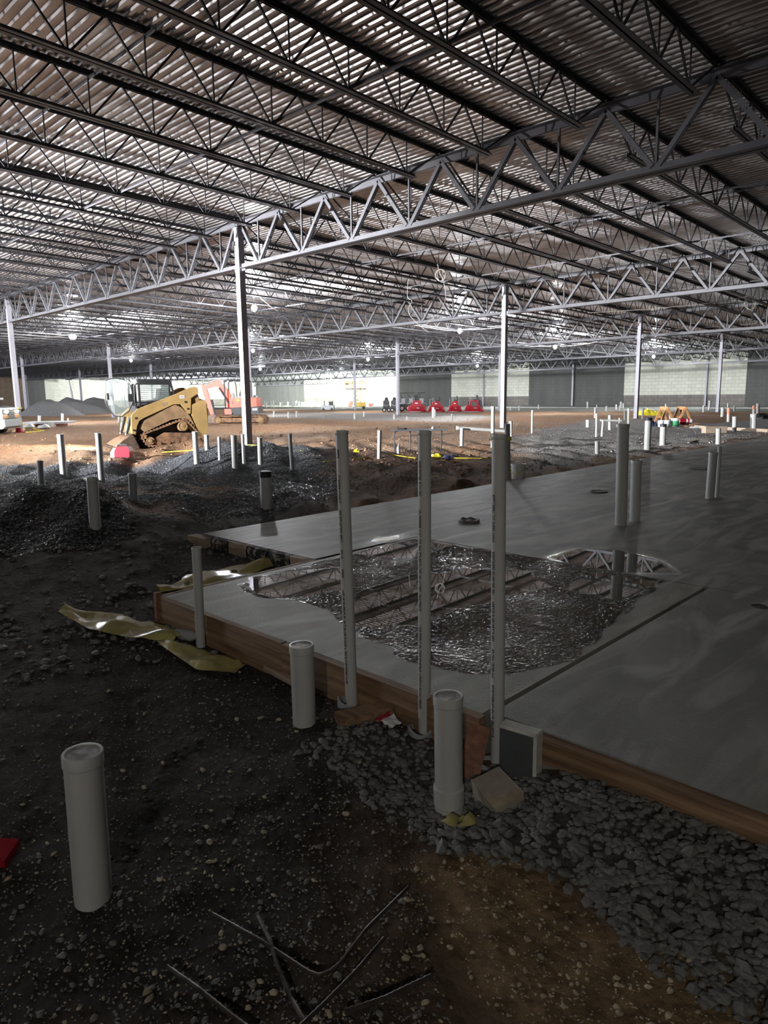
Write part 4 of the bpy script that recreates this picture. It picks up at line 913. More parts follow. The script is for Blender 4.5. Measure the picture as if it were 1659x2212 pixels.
# bucket
bw = .70; prof = LP([(530, 862), (548, 885), (612, 1040), (600, 1054), (420, 1058), (312, 1036)])
mb = MB()
for s in (1, -1): mb.prism(prof, s*bw, s*(bw-.025))
bo = LP([(530, 862), (560, 900), (612, 1040), (600, 1054), (420, 1058), (312, 1036)])
for a, b in zip(bo[1:], bo[2:]): mb.bar((a[0], 0, a[1]), (b[0], 0, b[1]), 2*bw-.02, .02, up=(0, 0, 1) if abs(a[0]-b[0]) > abs(a[1]-b[1]) else (1, 0, 0))
a, b = bo[0], bo[1]; mb.bar((a[0], 0, a[1]), (b[0], 0, b[1]), 2*bw-.02, .02, up=(1, 0, 0))
bk = mb.build('bucket', 'iron', T)
rows = []
for k in range(9):
    f = k/8; a = Vector(((1000-330)*A_, 0, .03)); b = Vector(((1000-545)*A_, 0, .28)); r_ = []
    for q_ in range(15):
        y = -bw+.03+(2*bw-.06)*q_/14; p = a.lerp(b, f); r_.append((p[0], y, p[2]+.06*math.sin(math.pi*f)+float(fbm(np.array([p[0]*6.]), np.array([y*6.]), 3)[0])*.09))
    rows.append(r_)
mb = MB(); mb.sheet(rows); mb.build('soil_load', 'claysoil', bk, 60)
# stickers and model number on the near arm
mb = MB(); p = LP([(1212, 380)])[0]; mb.box((p[0], YN+.003, p[1]), (.14, .004, .08)); st = mb.build('number_sticker', 'white', T)
text_part('9533', .05, 'ink', st, (p[0], YN+.007, p[1]-.018), (-1, 0, 0), (0, 0, 1))
p = LP([(985, 478)])[0]; text_part('259', .10, 'silver', T, (p[0], YN+.003, p[1]-.03), (-1, 0, .35), (.35, 0, 1))

# ---- mini excavator (x = image left, y toward the camera)
K = .00252
def EP(pts): return [((900-a)*K, (1040-b)*K) for a, b in pts]
EH = LATV*.985+Vector((LATV[1], -LATV[0], 0))*(-.0); 
gp_ = ground(430+900/9.76, 810+1035/9.76); exc = thing('mini_excavator', gp_, 'orange mini excavator with folded boom and open roll bar behind the tall column', 'excavator', H=LATV); T = exc
for s in (1, -1):
    yc = .62*s+(-.4); cs = [((900-470)*K, .2, .2), ((900-1290)*K, .2, .2)]
    tr = track(T, cs, yc-.16, yc+.16, hub='cat_mud'); mb = MB(); mb.box(((900-880)*K, yc, .2), (1.9, .24, .22)); mb.build('track_frame', 'mudtrack', tr)
mb = MB(); mb.box((.1, -.4, .42), (1.0, .7, .18)); mb.build('undercarriage', 'dark', T)
mb = MB(); mb.prism(EP([(690, 530), (1225, 530), (1225, 700), (1100, 715), (700, 720)]), -1.0, .22); mb.build('house', 'orange', T)
mb = MB(); mb.prism(EP([(720, 740), (760, 715), (1260, 705), (1265, 835), (1100, 860), (800, 855), (730, 810)]), -1.02, .26); cwt = mb.build('counterweight', 'greyboard', T)
mb = MB(); p = EP([(1190, 757)])[0]; mb.box((p[0], .265, p[1]), (.24, .01, .10)); pl = mb.build('number_plate', 'white', T); text_part('0382', .085, 'ink', pl, (p[0], .272, p[1]-.03), (-1, 0, 0), (0, 0, 1))
mb = MB(); mb.prism(EP([(570, 745), (720, 740), (720, 850), (580, 850)]), -.75, .05); mb.build('swing_bracket', 'orange', T)
mb = MB(); p = EP([(860, 575)])[0]; mb.box((p[0], .225, p[1]), (.14, .01, .09)); mb.build('yellow_sticker', 'yellow_tape', T)
mb = MB(); mb.prism(EP([(745, 650), (765, 590), (775, 590), (755, 665)]), .221, .228); mb.build('vent_mark', 'ink', T)
mb = MB(); mb.prism(EP([(860, 500), (870, 440), (900, 385), (925, 385), (950, 500)]), -.65, -.15); mb.build('seat', 'dark', T)
mb = MB(); mb.prism(EP([(1130, 530), (1150, 480), (1185, 485), (1195, 530)]), -.7, -.1); mb.build('engine_cover', 'dark', T)
for y in (-.85, .1):
    mb = MB(); mb.tube([(a, y, b) for a, b in EP([(600, 715), (600, 240), (620, 200), (660, 182), (1000, 182), (1040, 200), (1060, 240), (1060, 530)])], .03, 8); mb.build('roll_bar', 'dark', T, 50)
mb = MB(); 
for a in (640, 820, 1010): p = EP([(a, 182)])[0]; mb.bar((p[0], -.85, p[1]), (p[0], .1, p[1]), .05, .03)
mb.build('roof_bars', 'dark', T)
mb = MB(); mb.tube([(a, .0, b) for a, b in EP([(830, 520), (822, 300), (800, 190)])], .025, 6); mb.build('middle_post', 'dark', T)
for a in (735, 760): 
    mb = MB(); p, q_ = EP([(a, 530), (a-10, 440)]); mb.cyl((p[0], -.3, p[1]), (q_[0], -.3, q_[1]), .018, None, 6); mb.build('control_lever', 'dark', T)
bm_ = MB(); bm_.prism(EP([(680, 520), (690, 480), (640, 380), (480, 190), (440, 182), (400, 200), (170, 285), (130, 300), (135, 345), (200, 350), (420, 300), (460, 320), (585, 520), (600, 720), (690, 720)]), -.42, -.22); bm_.build('boom', 'orange', T)
mb = MB(); p, q_ = EP([(660, 640), (470, 330)]); mb.cyl((p[0], -.15, p[1]), (q_[0], -.15, q_[1]), .05, .035, 10); mb.build('boom_cylinder', 'dark', T, 40)
mb = MB(); p, q_ = EP([(410, 205), (130, 262)]); mb.cyl((p[0], -.32, p[1]+.06), (q_[0], -.32, q_[1]+.06), .05, .03, 10); mb.build('stick_cylinder', 'chrome', T, 40)
mb = MB(); mb.prism(EP([(118, 250), (160, 265), (225, 370), (260, 520), (330, 860), (330, 905), (275, 890), (150, 470), (118, 320)]), -.40, -.24); mb.build('stick', 'orange', T)
mb = MB(); p, q_ = EP([(300, 560), (350, 840)]); mb.cyl((p[0], -.32, p[1]), (q_[0], -.32, q_[1]), .055, .04, 10); mb.build('bucket_cylinder', 'dark', T, 40)
mb = MB(); p, q_ = EP([(165, 480), (235, 760)]); mb.cyl((p[0], -.45, p[1]), (q_[0], -.45, q_[1]), .03, None, 8); mb.build('hydraulic_hose', 'chrome', T, 40)
mb = MB(); mb.prism(EP([(300, 850), (395, 870), (390, 1010), (310, 1012), (215, 1010), (225, 890)]), -.62, -.02); mb.build('bucket', 'iron', T)
mb = MB(); mb.prism(EP([(395, 900), (420, 890), (425, 1030), (400, 1030)]), -1.1, .3); mb.build('dozer_blade', 'mudtrack', T)

# ---- ride-on power trowels
TL = .0055
def trowel(cx, yb, label, w_, hgt, kind, depth_px=890):
    P = ground(cx, yb); s = depth(P)/F; W = w_*s; Hh = hgt*s; t = thing('ride_on_trowel', P, label, 'trowel', 'ride-on power trowels by the back wall', H=LATV)
    D_ = W*.55
    mb = MB(); mb.lathe([(.45*W, 0), (.5*W, .0), (.5*W, .03*Hh), (.45*W, .03*Hh)], (0, 0, .02), 24); ring = mb.build('guard_ring', 'grey_metal', t)
    for a in range(4): 
        mb = MB(); b = a*math.pi/2+.4; mb.bar((0, 0, .03), (.4*W*math.cos(b), .4*W*math.sin(b), .02), .14, .01); mb.build('blade', 'grey_metal', ring)
    hw = .48*W; th = .26*W; zt = .27*Hh
    mb = MB(); mb.add([(-hw, -D_*.8, .05*Hh), (hw, -D_*.8, .05*Hh), (hw, D_*.8, .05*Hh), (-hw, D_*.8, .05*Hh), (-th*1.4, -D_*.5, .17*Hh), (th*1.4, -D_*.5, .17*Hh), (th*1.4, D_*.5, .17*Hh), (-th*1.4, D_*.5, .17*Hh)], [(3, 2, 1, 0), (4, 5, 6, 7), (0, 1, 5, 4), (1, 2, 6, 5), (2, 3, 7, 6), (3, 0, 4, 7)]); mb.build('skirt', 'red', t)
    for sx in (-1, 1):
        for q in (.4, .7, 1.):
            mb = MB(); mb.bar((sx*th*q, D_*.5, zt+.08*Hh), (sx*hw*q, D_*.92, .07*Hh), .04, .05); mb.build('guard_bar', 'red', t)
        mb = MB(); mb.prism([(sx*th*.9, .17*Hh), (sx*th*1.75, .17*Hh), (sx*th*1.5, .40*Hh), (sx*th*.9, .44*Hh)], -D_*.3, D_*.3); mb.build('side_tank', 'red', t)
    mb = MB(); mb.prism([(-th, .17*Hh), (th, .17*Hh), (th*.85, .55*Hh), (th*.7, .68*Hh), (-th*.75, .70*Hh), (-th*.9, .5*Hh)], -D_*.35, D_*.35); mb.build('body', 'red', t)
    mb = MB(); mb.box((th*.4, -D_*.45, .42*Hh), (.34*W, D_*.35, .34*Hh)); mb.build('engine', 'dark', t)
    mb = MB(); mb.box((-th*.3, D_*.52, .24*Hh), (.18*W, .03, .06*Hh)); mb.build('front_light_bar', 'silver', t)
    if kind == 3: mb = MB(); mb.box((.02*W, D_*.36, .47*Hh), (.30*W, .02, .28*Hh)); mb.build('grille_panel', 'greyboard', t); mb = MB(); mb.prism([(-.46*W, .2*Hh), (-.26*W, .2*Hh), (-.27*W, .74*Hh), (-.37*W, .66*Hh)], -.3, .3); mb.build('side_engine', 'dark', t)
    else: mb = MB(); mb.box((.02*W, D_*.36, .54*Hh), (.14*W, .015, .06*Hh)); mb.build('white_label', 'white', t)
    if kind == 0:
        mb = MB(); mb.lathe([(.10*Hh, -.05), (.17*Hh, -.05), (.19*Hh, 0), (.17*Hh, .06), (.10*Hh, .06), (.02, .03)], n=20); mb.v = [(vx+.05*W, vz-.1, vy+.86*Hh) for vx, vy, vz in mb.v]; mb.build('seat', 'dark', t, 50)
    else:
        sx = -.16*W; mb = MB(); mb.box((sx+.08*W, 0, .72*Hh), (.24*W, .36*W, .06*Hh)); mb.box((sx-.02*W, 0, .87*Hh), (.06*W, .34*W, .26*Hh), Matrix.Rotation(.2, 3, 'Y')); mb.build('seat', 'dark', t)
    for q in (.12, .2):
        mb = MB(); mb.cyl((q*W, .1, .7*Hh), ((q+.02)*W, .12, .92*Hh), .02, None, 6); mb.build('control_lever', 'grey_metal', t)
    if kind in (1, 2): mb = MB(); mb.tube([(.34*W, 0, zt), (.36*W, 0, .82*Hh), (.26*W, 0, .84*Hh)], .02, 6); mb.build('hand_rail', 'grey_metal', t)
    return t
trowel(900, 890, 'red ride-on trowel with a round black seat, leftmost of four', 44, 35, 0); trowel(942, 890, 'red ride-on trowel behind a white stub, second of four', 38, 33, 1)
trowel(982, 890, 'small red ride-on trowel with white label, third of four', 30, 34, 2); trowel(1023, 890, 'red ride-on trowel with dark grille, rightmost of four', 42, 36, 3)
# dark buggies and the flat trailer left of the trowels
for k, (cx, l) in enumerate(((835, 'dark upright floor machine, left one beside the column'), (852, 'dark upright floor machine touching the column'))):
    P = ground(cx, 890); s = depth(P)/F; t = thing('floor_grinder', P, l, 'machine', 'dark floor machines', H=LATV)
    mb = MB(); mb.prism([(-8*s, 4*s), (8*s, 4*s), (7*s, 24*s), (2*s, 26*s), (-6*s, 24*s)], -.4, .4); mb.build('body', 'greyboard', t)
    mb = MB(); mb.prism([(-5*s, 24*s), (4*s, 25*s), (3*s, 31*s), (-2*s, 32*s)], -.2, .2); mb.build('hood', 'dark', t)
    for q in (-5, 5): mb = MB(); mb.cyl((q*s, .34, 4.5*s), (q*s, .46, 4.5*s), 4.6*s, None, 16); wh = mb.build('wheel', 'rubber', t, 40); mb = MB(); mb.cyl((q*s, .455, 4.5*s), (q*s, .475, 4.5*s), 2*s, None, 10); mb.build('wheel_hub', 'white', wh)
    mb = MB(); mb.tube([(-6*s, .42, 16*s), (0, .45, 13*s), (6*s, .42, 16*s)], .05, 6); mb.build('hose', 'silver', t)
P = ground(872, 889); s = depth(P)/F; t = thing('flat_trailer', P, 'low dark flat trailer with a white-rimmed wheel behind the column', 'trailer', H=LATV)
mb = MB(); mb.box((-3*s, -.6, 13*s), (42*s, 1.6, 6*s)); mb.build('deck', 'dark', t)
for q in (4, -10): mb = MB(); mb.cyl((q*s, .1, 7*s), (q*s, .32, 7*s), 7*s, None, 18); wh = mb.build('wheel', 'rubber', t, 40); mb = MB(); mb.cyl((q*s, .31, 7*s), (q*s, .34, 7*s), 3.6*s, None, 12); mb.build('wheel_rim', 'white', wh)
for k, (cx, l) in enumerate(((871, 'walk-behind trowel with ring guard on the flat trailer, left'), (888, 'walk-behind trowel with ring guard on the flat trailer, middle'), (911, 'walk-behind trowel with ring guard behind the first red trowel'))):
    P2 = atdepth(cx, 876, depth(P)+.8); t = thing('walk_behind_trowel', (P2[0], P2[1], P[2]+16*s), l, 'trowel', 'walk-behind trowels on the trailer', H=LATV)
    mb = MB(); mb.lathe([(.34, 0), (.37, 0), (.37, .05), (.34, .05)], n=18); mb.build('guard_ring', 'grey_metal', t); mb = MB(); mb.box((0, 0, .25), (.3, .3, .4)); mb.build('engine', 'silver', t)
    mb = MB(); mb.tube([(0, 0, .3), (.2, .1, .7), (.35, .1, .9), (-.3, .1, .92)], .03, 6); mb.build('handle', 'dark', t)

# ---- yellow scissor lift and clutter before the white wall
P = ground(772, 884); s = depth(P)/F; t = thing('scissor_lift', P, 'yellow scissor lift with raised platform before the bright white wall', 'scissor lift', H=-LATV)
mb = MB(); mb.box((5*s, 0, 10*s), (24*s, 1.2, 9*s)); mb.build('base', 'lift_yellow', t)
for q in (-5, 14): mb = MB(); mb.cyl((q*s, -.72, 3.4*s), (q*s, -.5, 3.4*s), 3.4*s, None, 14); mb.build('wheel', 'rubber', t, 40)
for k in range(3):
    z0 = (15+k*9)*s
    for sg in (1, -1):
        for y in (-.4, .4): mb = MB(); mb.bar((-9*s*sg, y, z0), (9*s*sg, y, z0+9*s), .06, .12, up=(0, 1, 0)); mb.build('scissor_arm', 'lift_yellow', t)
mb = MB(); mb.box((-2*s, 0, 43*s), (44*s, 1.2, 2.5*s)); mb.build('platform', 'iron', t)
mb = MB()
for z in (48, 55, 60): 
    for y in (-.55, .55): mb.bar((-24*s, y, z*s), (20*s, y, z*s), .04, .05)
for x in (-24, -9, 6, 20):
    for y in (-.55, .55): mb.bar((x*s, y, 44*s), (x*s, y, 60*s), .04, .04, up=(1, 0, 0))
mb.build('guard_rail', 'lift_yellow', t)
mb = MB(); mb.box((-21*s, -.2, 54*s), (7*s, .4, 5*s)); mb.build('control_box', 'terracotta', t)
P = ground(709, 886); s = depth(P)/F; t = thing('site_cart', P, 'grey metal cart with open top shelter before the bright wall', 'cart', H=-LATV)
mb = MB(); mb.box((0, 0, 6*s), (26*s, 1.6, 9*s)); mb.build('tub', 'grey_metal', t)
for q in (-9, 9): mb = MB(); mb.cyl((q*s, -.85, 2.5*s), (q*s, -.6, 2.5*s), 2.5*s, None, 12); mb.build('wheel', 'rubber', t, 40)
for q in (-8, 10): mb = MB(); mb.bar((q*s, 0, 10*s), (q*s, 0, 20*s), .08, .08, up=(1, 0, 0)); mb.build('post', 'dark', t)
mb = MB(); mb.box((1*s, 0, 20.5*s), (22*s, 1.4, 1.5*s)); mb.build('canopy', 'sheet', t)
mb = MB(); mb.box((5*s, .2, 14*s), (7*s, .6, 8*s)); mb.build('cabinet', 'greyboard', t)
n_ = 0
for cx, yb, w_, h_ in ((655, 878, 8, 9), (666, 878, 9, 10), (674, 876, 10, 13), (684, 878, 9, 8), (692, 877, 9, 9), (728, 878, 7, 12), (735, 878, 8, 9), (743, 878, 8, 10), (788, 878, 5, 14)):
    n_ += 1; P = ground(cx, yb); s = depth(P)/F; t = thing('block_pallet', P, f'pale wrapped block pallet, {ordn(n_)} from the left before the bright wall', 'pallet', 'wrapped block pallets before the bright wall', H=-LATV)
    mb = MB(); mb.box((0, 0, .06), (w_*s, w_*s, .12)); mb.build('pallet', 'lumber_pale', t)
    for k in range(3): mb = MB(); hh = (h_*s-.12)/3; mb.box((0, 0, .12+hh*(k+.5)), (w_*s*(.96-.02*k), w_*s*.95, hh*.96)); mb.build('block_layer', 'pallet_block', t)
for cx, yb, w_, h_, l in ((757, 879, 9, 12, 'small stack of brown bricks left of the scissor lift'), (800, 878, 10, 6, 'orange barrier pieces right of the scissor lift'), (560, 880, 12, 6, 'low orange barrier pieces right of the excavator')):
    P = ground(cx, yb); s = depth(P)/F; t = thing('brick_stack' if 'brick' in l else 'orange_barrier', P, l, 'bricks' if 'brick' in l else 'barrier', H=-LATV)
    for k in range(4):
        for q in (-1, 1): mb = MB(); mb.box((q*w_*s*.25+.04*k, 0, h_*s*(k+.5)/4), (w_*s*.46, w_*s*.4, h_*s*.22)); mb.build('brick' if 'brick' in l else 'barrier_board', 'terracotta' if 'brick' in l else 'orange', t)

# ---- white mast lift and sign at far left
P = atdepth(170, 878, 92); t = thing('mast_lift', P, 'white mast lift with raised basket behind the gravel heaps', 'lift', H=-LATV); t.location.z = g1(P[0], P[1]); z0 = P[2]-t.location.z; s = 92/F
mb = MB(); mb.box((0, 0, (z0+8*s)*.5+.2), (20*s, 1.4, z0+8*s-.3)); mb.build('body', 'white', t)
for q in (-7, 7): mb = MB(); mb.cyl((q*s, -.8, .35), (q*s, -.5, .35), .35, None, 14); mb.build('wheel', 'rubber', t, 40)
mb = MB(); mb.bar((-11*s, 0, z0+6*s), (-14*s, 0, z0+36*s), .20, .20); mb.bar((-14*s, 0, z0+36*s), (-16.5*s, 0, z0+58*s), .13, .13); mb.build('mast', 'white', t)
mb = MB(); mb.box((-17*s, 0, z0+58*s), (9*s, .7, 3*s)); mb.build('basket', 'dark', t)
mb = MB(); mb.bar((-11*s, -.3, z0), (-12*s, -.3, z0+10*s), .12, .12); mb.build('turntable', 'dark', t)
xc_, yc_ = gp(-1, 2); dn_ = depth((xc_, yc_, 1.5)); P = atdepth(238, 866, dn_); P[1] += .03; mb = MB(); mb.box((0, 0, 0), (.66, .02, .62)); s_ = mb.build('notice_board', 'sheet'); s_.location = (P[0], yc_-.10, P[2]); tag(s_, 'white board fixed to the column left of the loader', 'sign')

# ---- heaps of aggregate
def heap(cx, yb, w_, h_, label, ry=.8, seed=0, peak=0.):
    P = ground(cx, yb); s = depth(P)/F; R_ = w_*s/2; Hh = h_*s; rows = []
    for k in range(17):
        r_ = []
        for q in range(41):
            a = 2*math.pi*q/40; f = k/16; rr = R_*f; hz = Hh*(1-min(1, f*1.02)**1.8)**1.25
            x, y = rr*math.cos(a)+peak*R_*(1-f), rr*math.sin(a)*ry; n1 = float(fbm(np.array([x*.9+seed]), np.array([y*.9]), 5)[0]); r_.append((x, y, hz*(1+n1*.35)+n1*.12*Hh*(1-f)-.06*f))
        rows.append(r_)
    mb = MB(); mb.sheet(rows); o = mb.build('aggregate_heap', 'heap', None, 60); o.location = (P[0]-LATV[1]*-R_*.0, P[1], P[2]-.02); o.rotation_euler = (0, 0, math.atan2(-LATV[1], -LATV[0])); return tag(o, label, 'gravel heap', 'heaps of grey aggregate at left')
heap(112, 898, 150, 38, 'largest heap of grey aggregate, left of three', .7, 0, -.15); heap(175, 894, 150, 34, 'middle heap of grey aggregate below the white mast', .7, 4, -.35); heap(215, 892, 130, 34, 'right heap of grey aggregate behind the signed column', .7, 9, -.1)

# ---- pallet with sheets before the heaps
P = ground(108, 921); s = depth(P)/F; t = thing('sheet_pallet', P, 'stack of pale sheets on reddish blocks before the gravel heaps', 'pallet', H=-LATV)
for q in (-26, -8, 10, 26): mb = MB(); mb.box((q*s, 0, 3.2*s), (8*s, .9, 6*s)); mb.build('support_block', 'terracotta', t)
for k in range(3): mb = MB(); mb.box((-2*s+k*.03, 0, (6.8+k*1.5)*s), (92*s, 1.2, 1.3*s)); mb.build('sheet', 'sheet', t)
P2 = ground(152, 921); mb = MB(); mb.box((0, 0, 5*s), (10*s, .3, 10*s)); o = mb.build('white_box', 'white'); o.location = tuple(P2-np.array((0, .9, 0))); o.rotation_euler = (0, 0, .7); tag(o, 'white box at the right end of the sheet stack', 'box')
for cx, cy_, l in ((62, 925, 'white bag lying left of the sheet stack'), (95, 926, 'white bag lying in front of the sheet stack')):
    P2 = ground(cx, cy_); mb = MB(); mb.lathe([(.01, 0), (.3, .0), (.36, .07), (.28, .15), (.1, .19), (.01, .19)], n=14); mb.v = [(x*1.2, y*.7, z*(1+.2*math.sin(x*9+y*7))) for x, y, z in mb.v]; o = mb.build('cement_bag', 'white', None, 60); o.location = tuple(P2); tag(o, l, 'bag', 'white bags by the sheet stack')

# ---- truck at the left edge (x forward = image right, a little toward the camera)
TF = (-LATV*.99+Vector((LATV[1], -LATV[0], 0))*.14).normalized()
P = ground(-22, 939); s = depth(P)/F*1.0; tk = thing('truck', P, 'white truck nose with lit headlamp cut by the left edge', 'truck', H=TF); T = tk; S1 = s/9.217; tk.scale = (1, -1, 1)
def tp(pts): return [((a-60)*S1, (950-b)*S1) for a, b in pts]
W2 = .85
mb = MB(); mb.prism(tp([(-700, 430), (-200, 430), (300, 430), (335, 470), (335, 640), (200, 655), (180, 700), (120, 830), (-130, 830), (-160, 700), (-700, 700)]), -W2*2, 0); mb.build('body', 'white', T)
mb = MB(); mb.prism(tp([(-260, 400), (150, 395), (300, 425), (300, 440), (-260, 440)]), -W2*2+.05, -.05); mb.build('hood', 'greyboard', T)
mb = MB(); mb.prism(tp([(-700, 440), (-700, 150), (-420, 140), (-260, 400), (-260, 440)]), -W2*2+.05, -.05); cb_ = mb.build('cab', 'white', T)
mb = MB(); mb.prism(tp([(-412, 165), (-395, 160), (-262, 385), (-280, 395)]), -W2*2+.15, -.15); mb.build('windshield', 'dark', cb_)
mb = MB(); mb.box((tp([(335, 0)])[0][0], -W2, (950-550)*S1), (.05, W2*.75, 170*S1)); mb.build('grille', 'dark', T)
for q in range(5): mb = MB(); mb.box((tp([(345, 0)])[0][0], -W2, (950-480-q*35)*S1), (.05, W2*.7, .02)); mb.build('grille_bar', 'silver', T)
mb = MB(); mb.prism(tp([(230, 650), (370, 650), (372, 800), (320, 845), (150, 850), (20, 830), (0, 660)]), -W2*2-.03, .05); mb.build('bumper', 'grey_metal', T)
for y in (-.30, -W2*2+.30):
    x, z = tp([(335, 505)])[0]; mb = MB(); mb.box((x, y, z), (.06, .50, 95*S1)); hs = mb.build('headlamp_housing', 'dark', T)
    mb = MB(); mb.lathe([(.01, 0), (.8, 0), (1, .4), (.7, .9), (.01, 1)], n=18); mb.v = [(x+.028+vz*.05, y+vy*.22, z+vx*34*S1) for vx, vy, vz in mb.v]; mb.build('headlamp', 'headlamp', hs, 50)
    mb = MB(); x, z = tp([(338, 605)])[0]; mb.box((x, y, z), (.05, .46, 55*S1)); mb.build('turn_lamp', 'sawwood', T)
for xx in (10, -620):
    for y in (-.25, -W2*2+.25):
        mb = MB(); x, z = tp([(xx, 850)])[0]; mb.cyl((x, y-.12, z), (x, y+.18, z), 105*S1, None, 24); wh = mb.build('wheel', 'rubber', T, 40); mb = MB(); mb.cyl((x, y+.17, z), (x, y+.2, z), 55*S1, None, 14); mb.build('wheel_rim', 'iron', wh)
mb = MB(); mb.tube([(a, -.2, b) for a, b in tp([(205, 400), (195, 290), (150, 265)])], .02, 6); mb.build('mirror_arm', 'white', T)
mb = MB(); x, z = tp([(60, 245)])[0]; mb.box((x, -W2, z), (150*S1, .9, 40*S1)); mb.bar((x, -W2, z), (x-.3, -W2, (950-420)*S1), .08, .08); mb.build('light_bar', 'sheet', T)

# ================================================================== SMALL THINGS
def simple(name, mb, material, loc, label, cat, group=None, rz=0, smooth=None, rot=None):
    o = mb.build(name, material, None, smooth); o.location = tuple(map(float, loc)); o.rotation_euler = rot if rot is not None else (0, 0, rz); return tag(o, label, cat, group)
# generator
P = ground(264, 989); t = thing('generator', P, 'small red and silver portable generator on the clay before the loader', 'generator', H=-LATV); s = depth(P)/F
mb = MB(); mb.prism([(-12*s, 2*s), (20*s, 2*s), (21*s, 15*s), (17*s, 24*s), (-6*s, 25*s), (-11*s, 16*s)], -.13, .13); mb.build('body', 'red', t)
mb = MB(); mb.prism([(-21*s, 2*s), (-9*s, 2*s), (-7*s, 22*s), (-14*s, 22*s), (-20*s, 13*s)], -.125, .125); fr = mb.build('front_panel', 'silver', t)
mb = MB(); mb.box((-16*s, -.127, 8*s), (6*s, .01, 6*s)); mb.build('socket_plate', 'white', fr)
mb = MB(); mb.tube([(-10*s, 0, 23*s), (-8*s, 0, 28*s), (10*s, 0, 28.5*s), (14*s, 0, 23*s)], .018, 8); mb.build('handle', 'dark', t)
for q in (-14, 14): mb = MB(); mb.box((q*s, 0, 1*s), (5*s, .22, 2*s)); mb.build('foot', 'dark', t)
# folding table
P = ground(905, 979); t = thing('folding_table', P, 'dark folding table with thin legs behind the middle tall pipe', 'table', H=-LATV); s = depth(P)/F
mb = MB(); mb.box((0, 0, 50*s), (120*s, .62, 2.2*s)); mb.build('tabletop', 'greyboard', t)
for x, y in ((-53, -.22), (-18, .2), (47, -.22), (50, .22)): mb = MB(); mb.cyl((x*s, y, 0), (x*s, y, 49*s), .016, None, 8); mb.build('leg', 'dark', t)
mb = MB(); mb.bar((-53*s, -.22, 46*s), (-46*s, -.2, 49*s), .02, .02); mb.build('brace', 'dark', t)
pt = Vector(P)+Vector((0, 0, 51.2*s))
mb = MB(); mb.box((0, 0, .02), (.16, .1, .04)); mb.cyl((.06, 0, .02), (.14, 0, .02), .015, None, 8); simple('power_drill', mb, 'dark', pt+(-LATV)*(-38*s), 'small dark tool lying on the left end of the folding table', 'tool', rz=.7)
mb = MB(); mb.lathe([(.03, 0), (.04, .02), (.02, .05), (.01, .06)], n=10); simple('white_rag', mb, 'white', pt+(-LATV)*(30*s), 'small white rag on the right part of the folding table', 'rag')
# white pipe lying over stubs, and the trestle pipe further right
def long_pipe(a, b, r, label):
    a = Vector(a); b = Vector(b); o = MB().cyl((0, 0, 0), b-a, r, None, 14).cyl((0, 0, 0), (b-a).normalized()*.07, r*1.25, None, 14).build('pvc_pipe', 'pvc', None, 50); o.location = a; return tag(o, label, 'pipe')
d1 = depth(ground(997, 966)); long_pipe(atdepth(986, 924, d1), atdepth(1100, 932, d1+.15), .045, 'white pvc pipe lying level across two stubs left of the bucket')
d1 = depth(ground(1317, 929)); long_pipe(atdepth(1297, 908, d1-.25), atdepth(1342, 909, d1-.25), .035, 'white pvc pipe lying level between stubs left of the tallest slab pipe')
# buckets
def bucket(px, yb, w_, label, body='white', band=None, group=None, tape=False):
    P = ground(px, yb); s = depth(P)/F; r = w_*s/2; h_ = r*2.15; t = thing('bucket', P, label, 'bucket', group)
    mb = MB(); mb.lathe([(r*.86, 0), (r*.98, h_*.9), (r*1.05, h_*.9), (r*1.05, h_), (r*.94, h_), (r*.9, h_*.9), (r*.8, .02)], n=20); mb.build('pail', body, t, 40)
    if band: mb = MB(); mb.lathe([(r*.89, h_*.12), (r*.985, h_*.68), (r*.96, h_*.68)], n=20); mb.build('label_band', band, t, 40)
    mb = MB(); mb.tube([(-r, 0, h_*.85), (-r*.9, -r*.7, h_*.5), (0, -r*1.1, h_*.32), (r*.9, -r*.7, h_*.5), (r, 0, h_*.85)], .006, 5); mb.build('handle', 'yellow_tape' if tape else 'grey_metal', t)
    return t
bucket(1119, 1035, 31, 'dirty white bucket with yellow handle at the slab edge', tape=True)
bucket(1427, 922, 13, 'plain white bucket left of the green one', group=None); bucket(1441, 922, 13, 'white bucket with pale green label between two others', band='sheet'); bucket(1457.5, 922, 17, 'white bucket with a wide green label', band='green')
bucket(1449, 905, 8, 'small white bucket behind the green labelled bucket')
# sawhorses
for cx, l in ((1432, 'orange wooden sawhorse left of the other, by the yellow tarp'), (1470, 'orange wooden sawhorse right of the other, by the white roll')):
    P = ground(cx, 911); s = depth(P)/F; t = thing('sawhorse', P, l, 'sawhorse', 'wooden sawhorses', H=-LATV)
    mb = MB(); mb.bar((2*s, -.45, 29*s), (2*s, .45, 29*s), .09, .14); mb.build('beam', 'sawwood', t)
    for sx in (-1, 1):
        for y in (-.35, .35): mb = MB(); mb.bar((2*s+sx*.03, y, 29*s), (2*s+sx*13*s, y, 0), .09, .045, up=(0, 1, 0)); mb.build('leg', 'sawwood', t)
    mb = MB(); mb.bar((-7*s, .35, 10*s), (11*s, .35, 10*s), .03, .09); mb.build('crosspiece', 'sawwood', t)
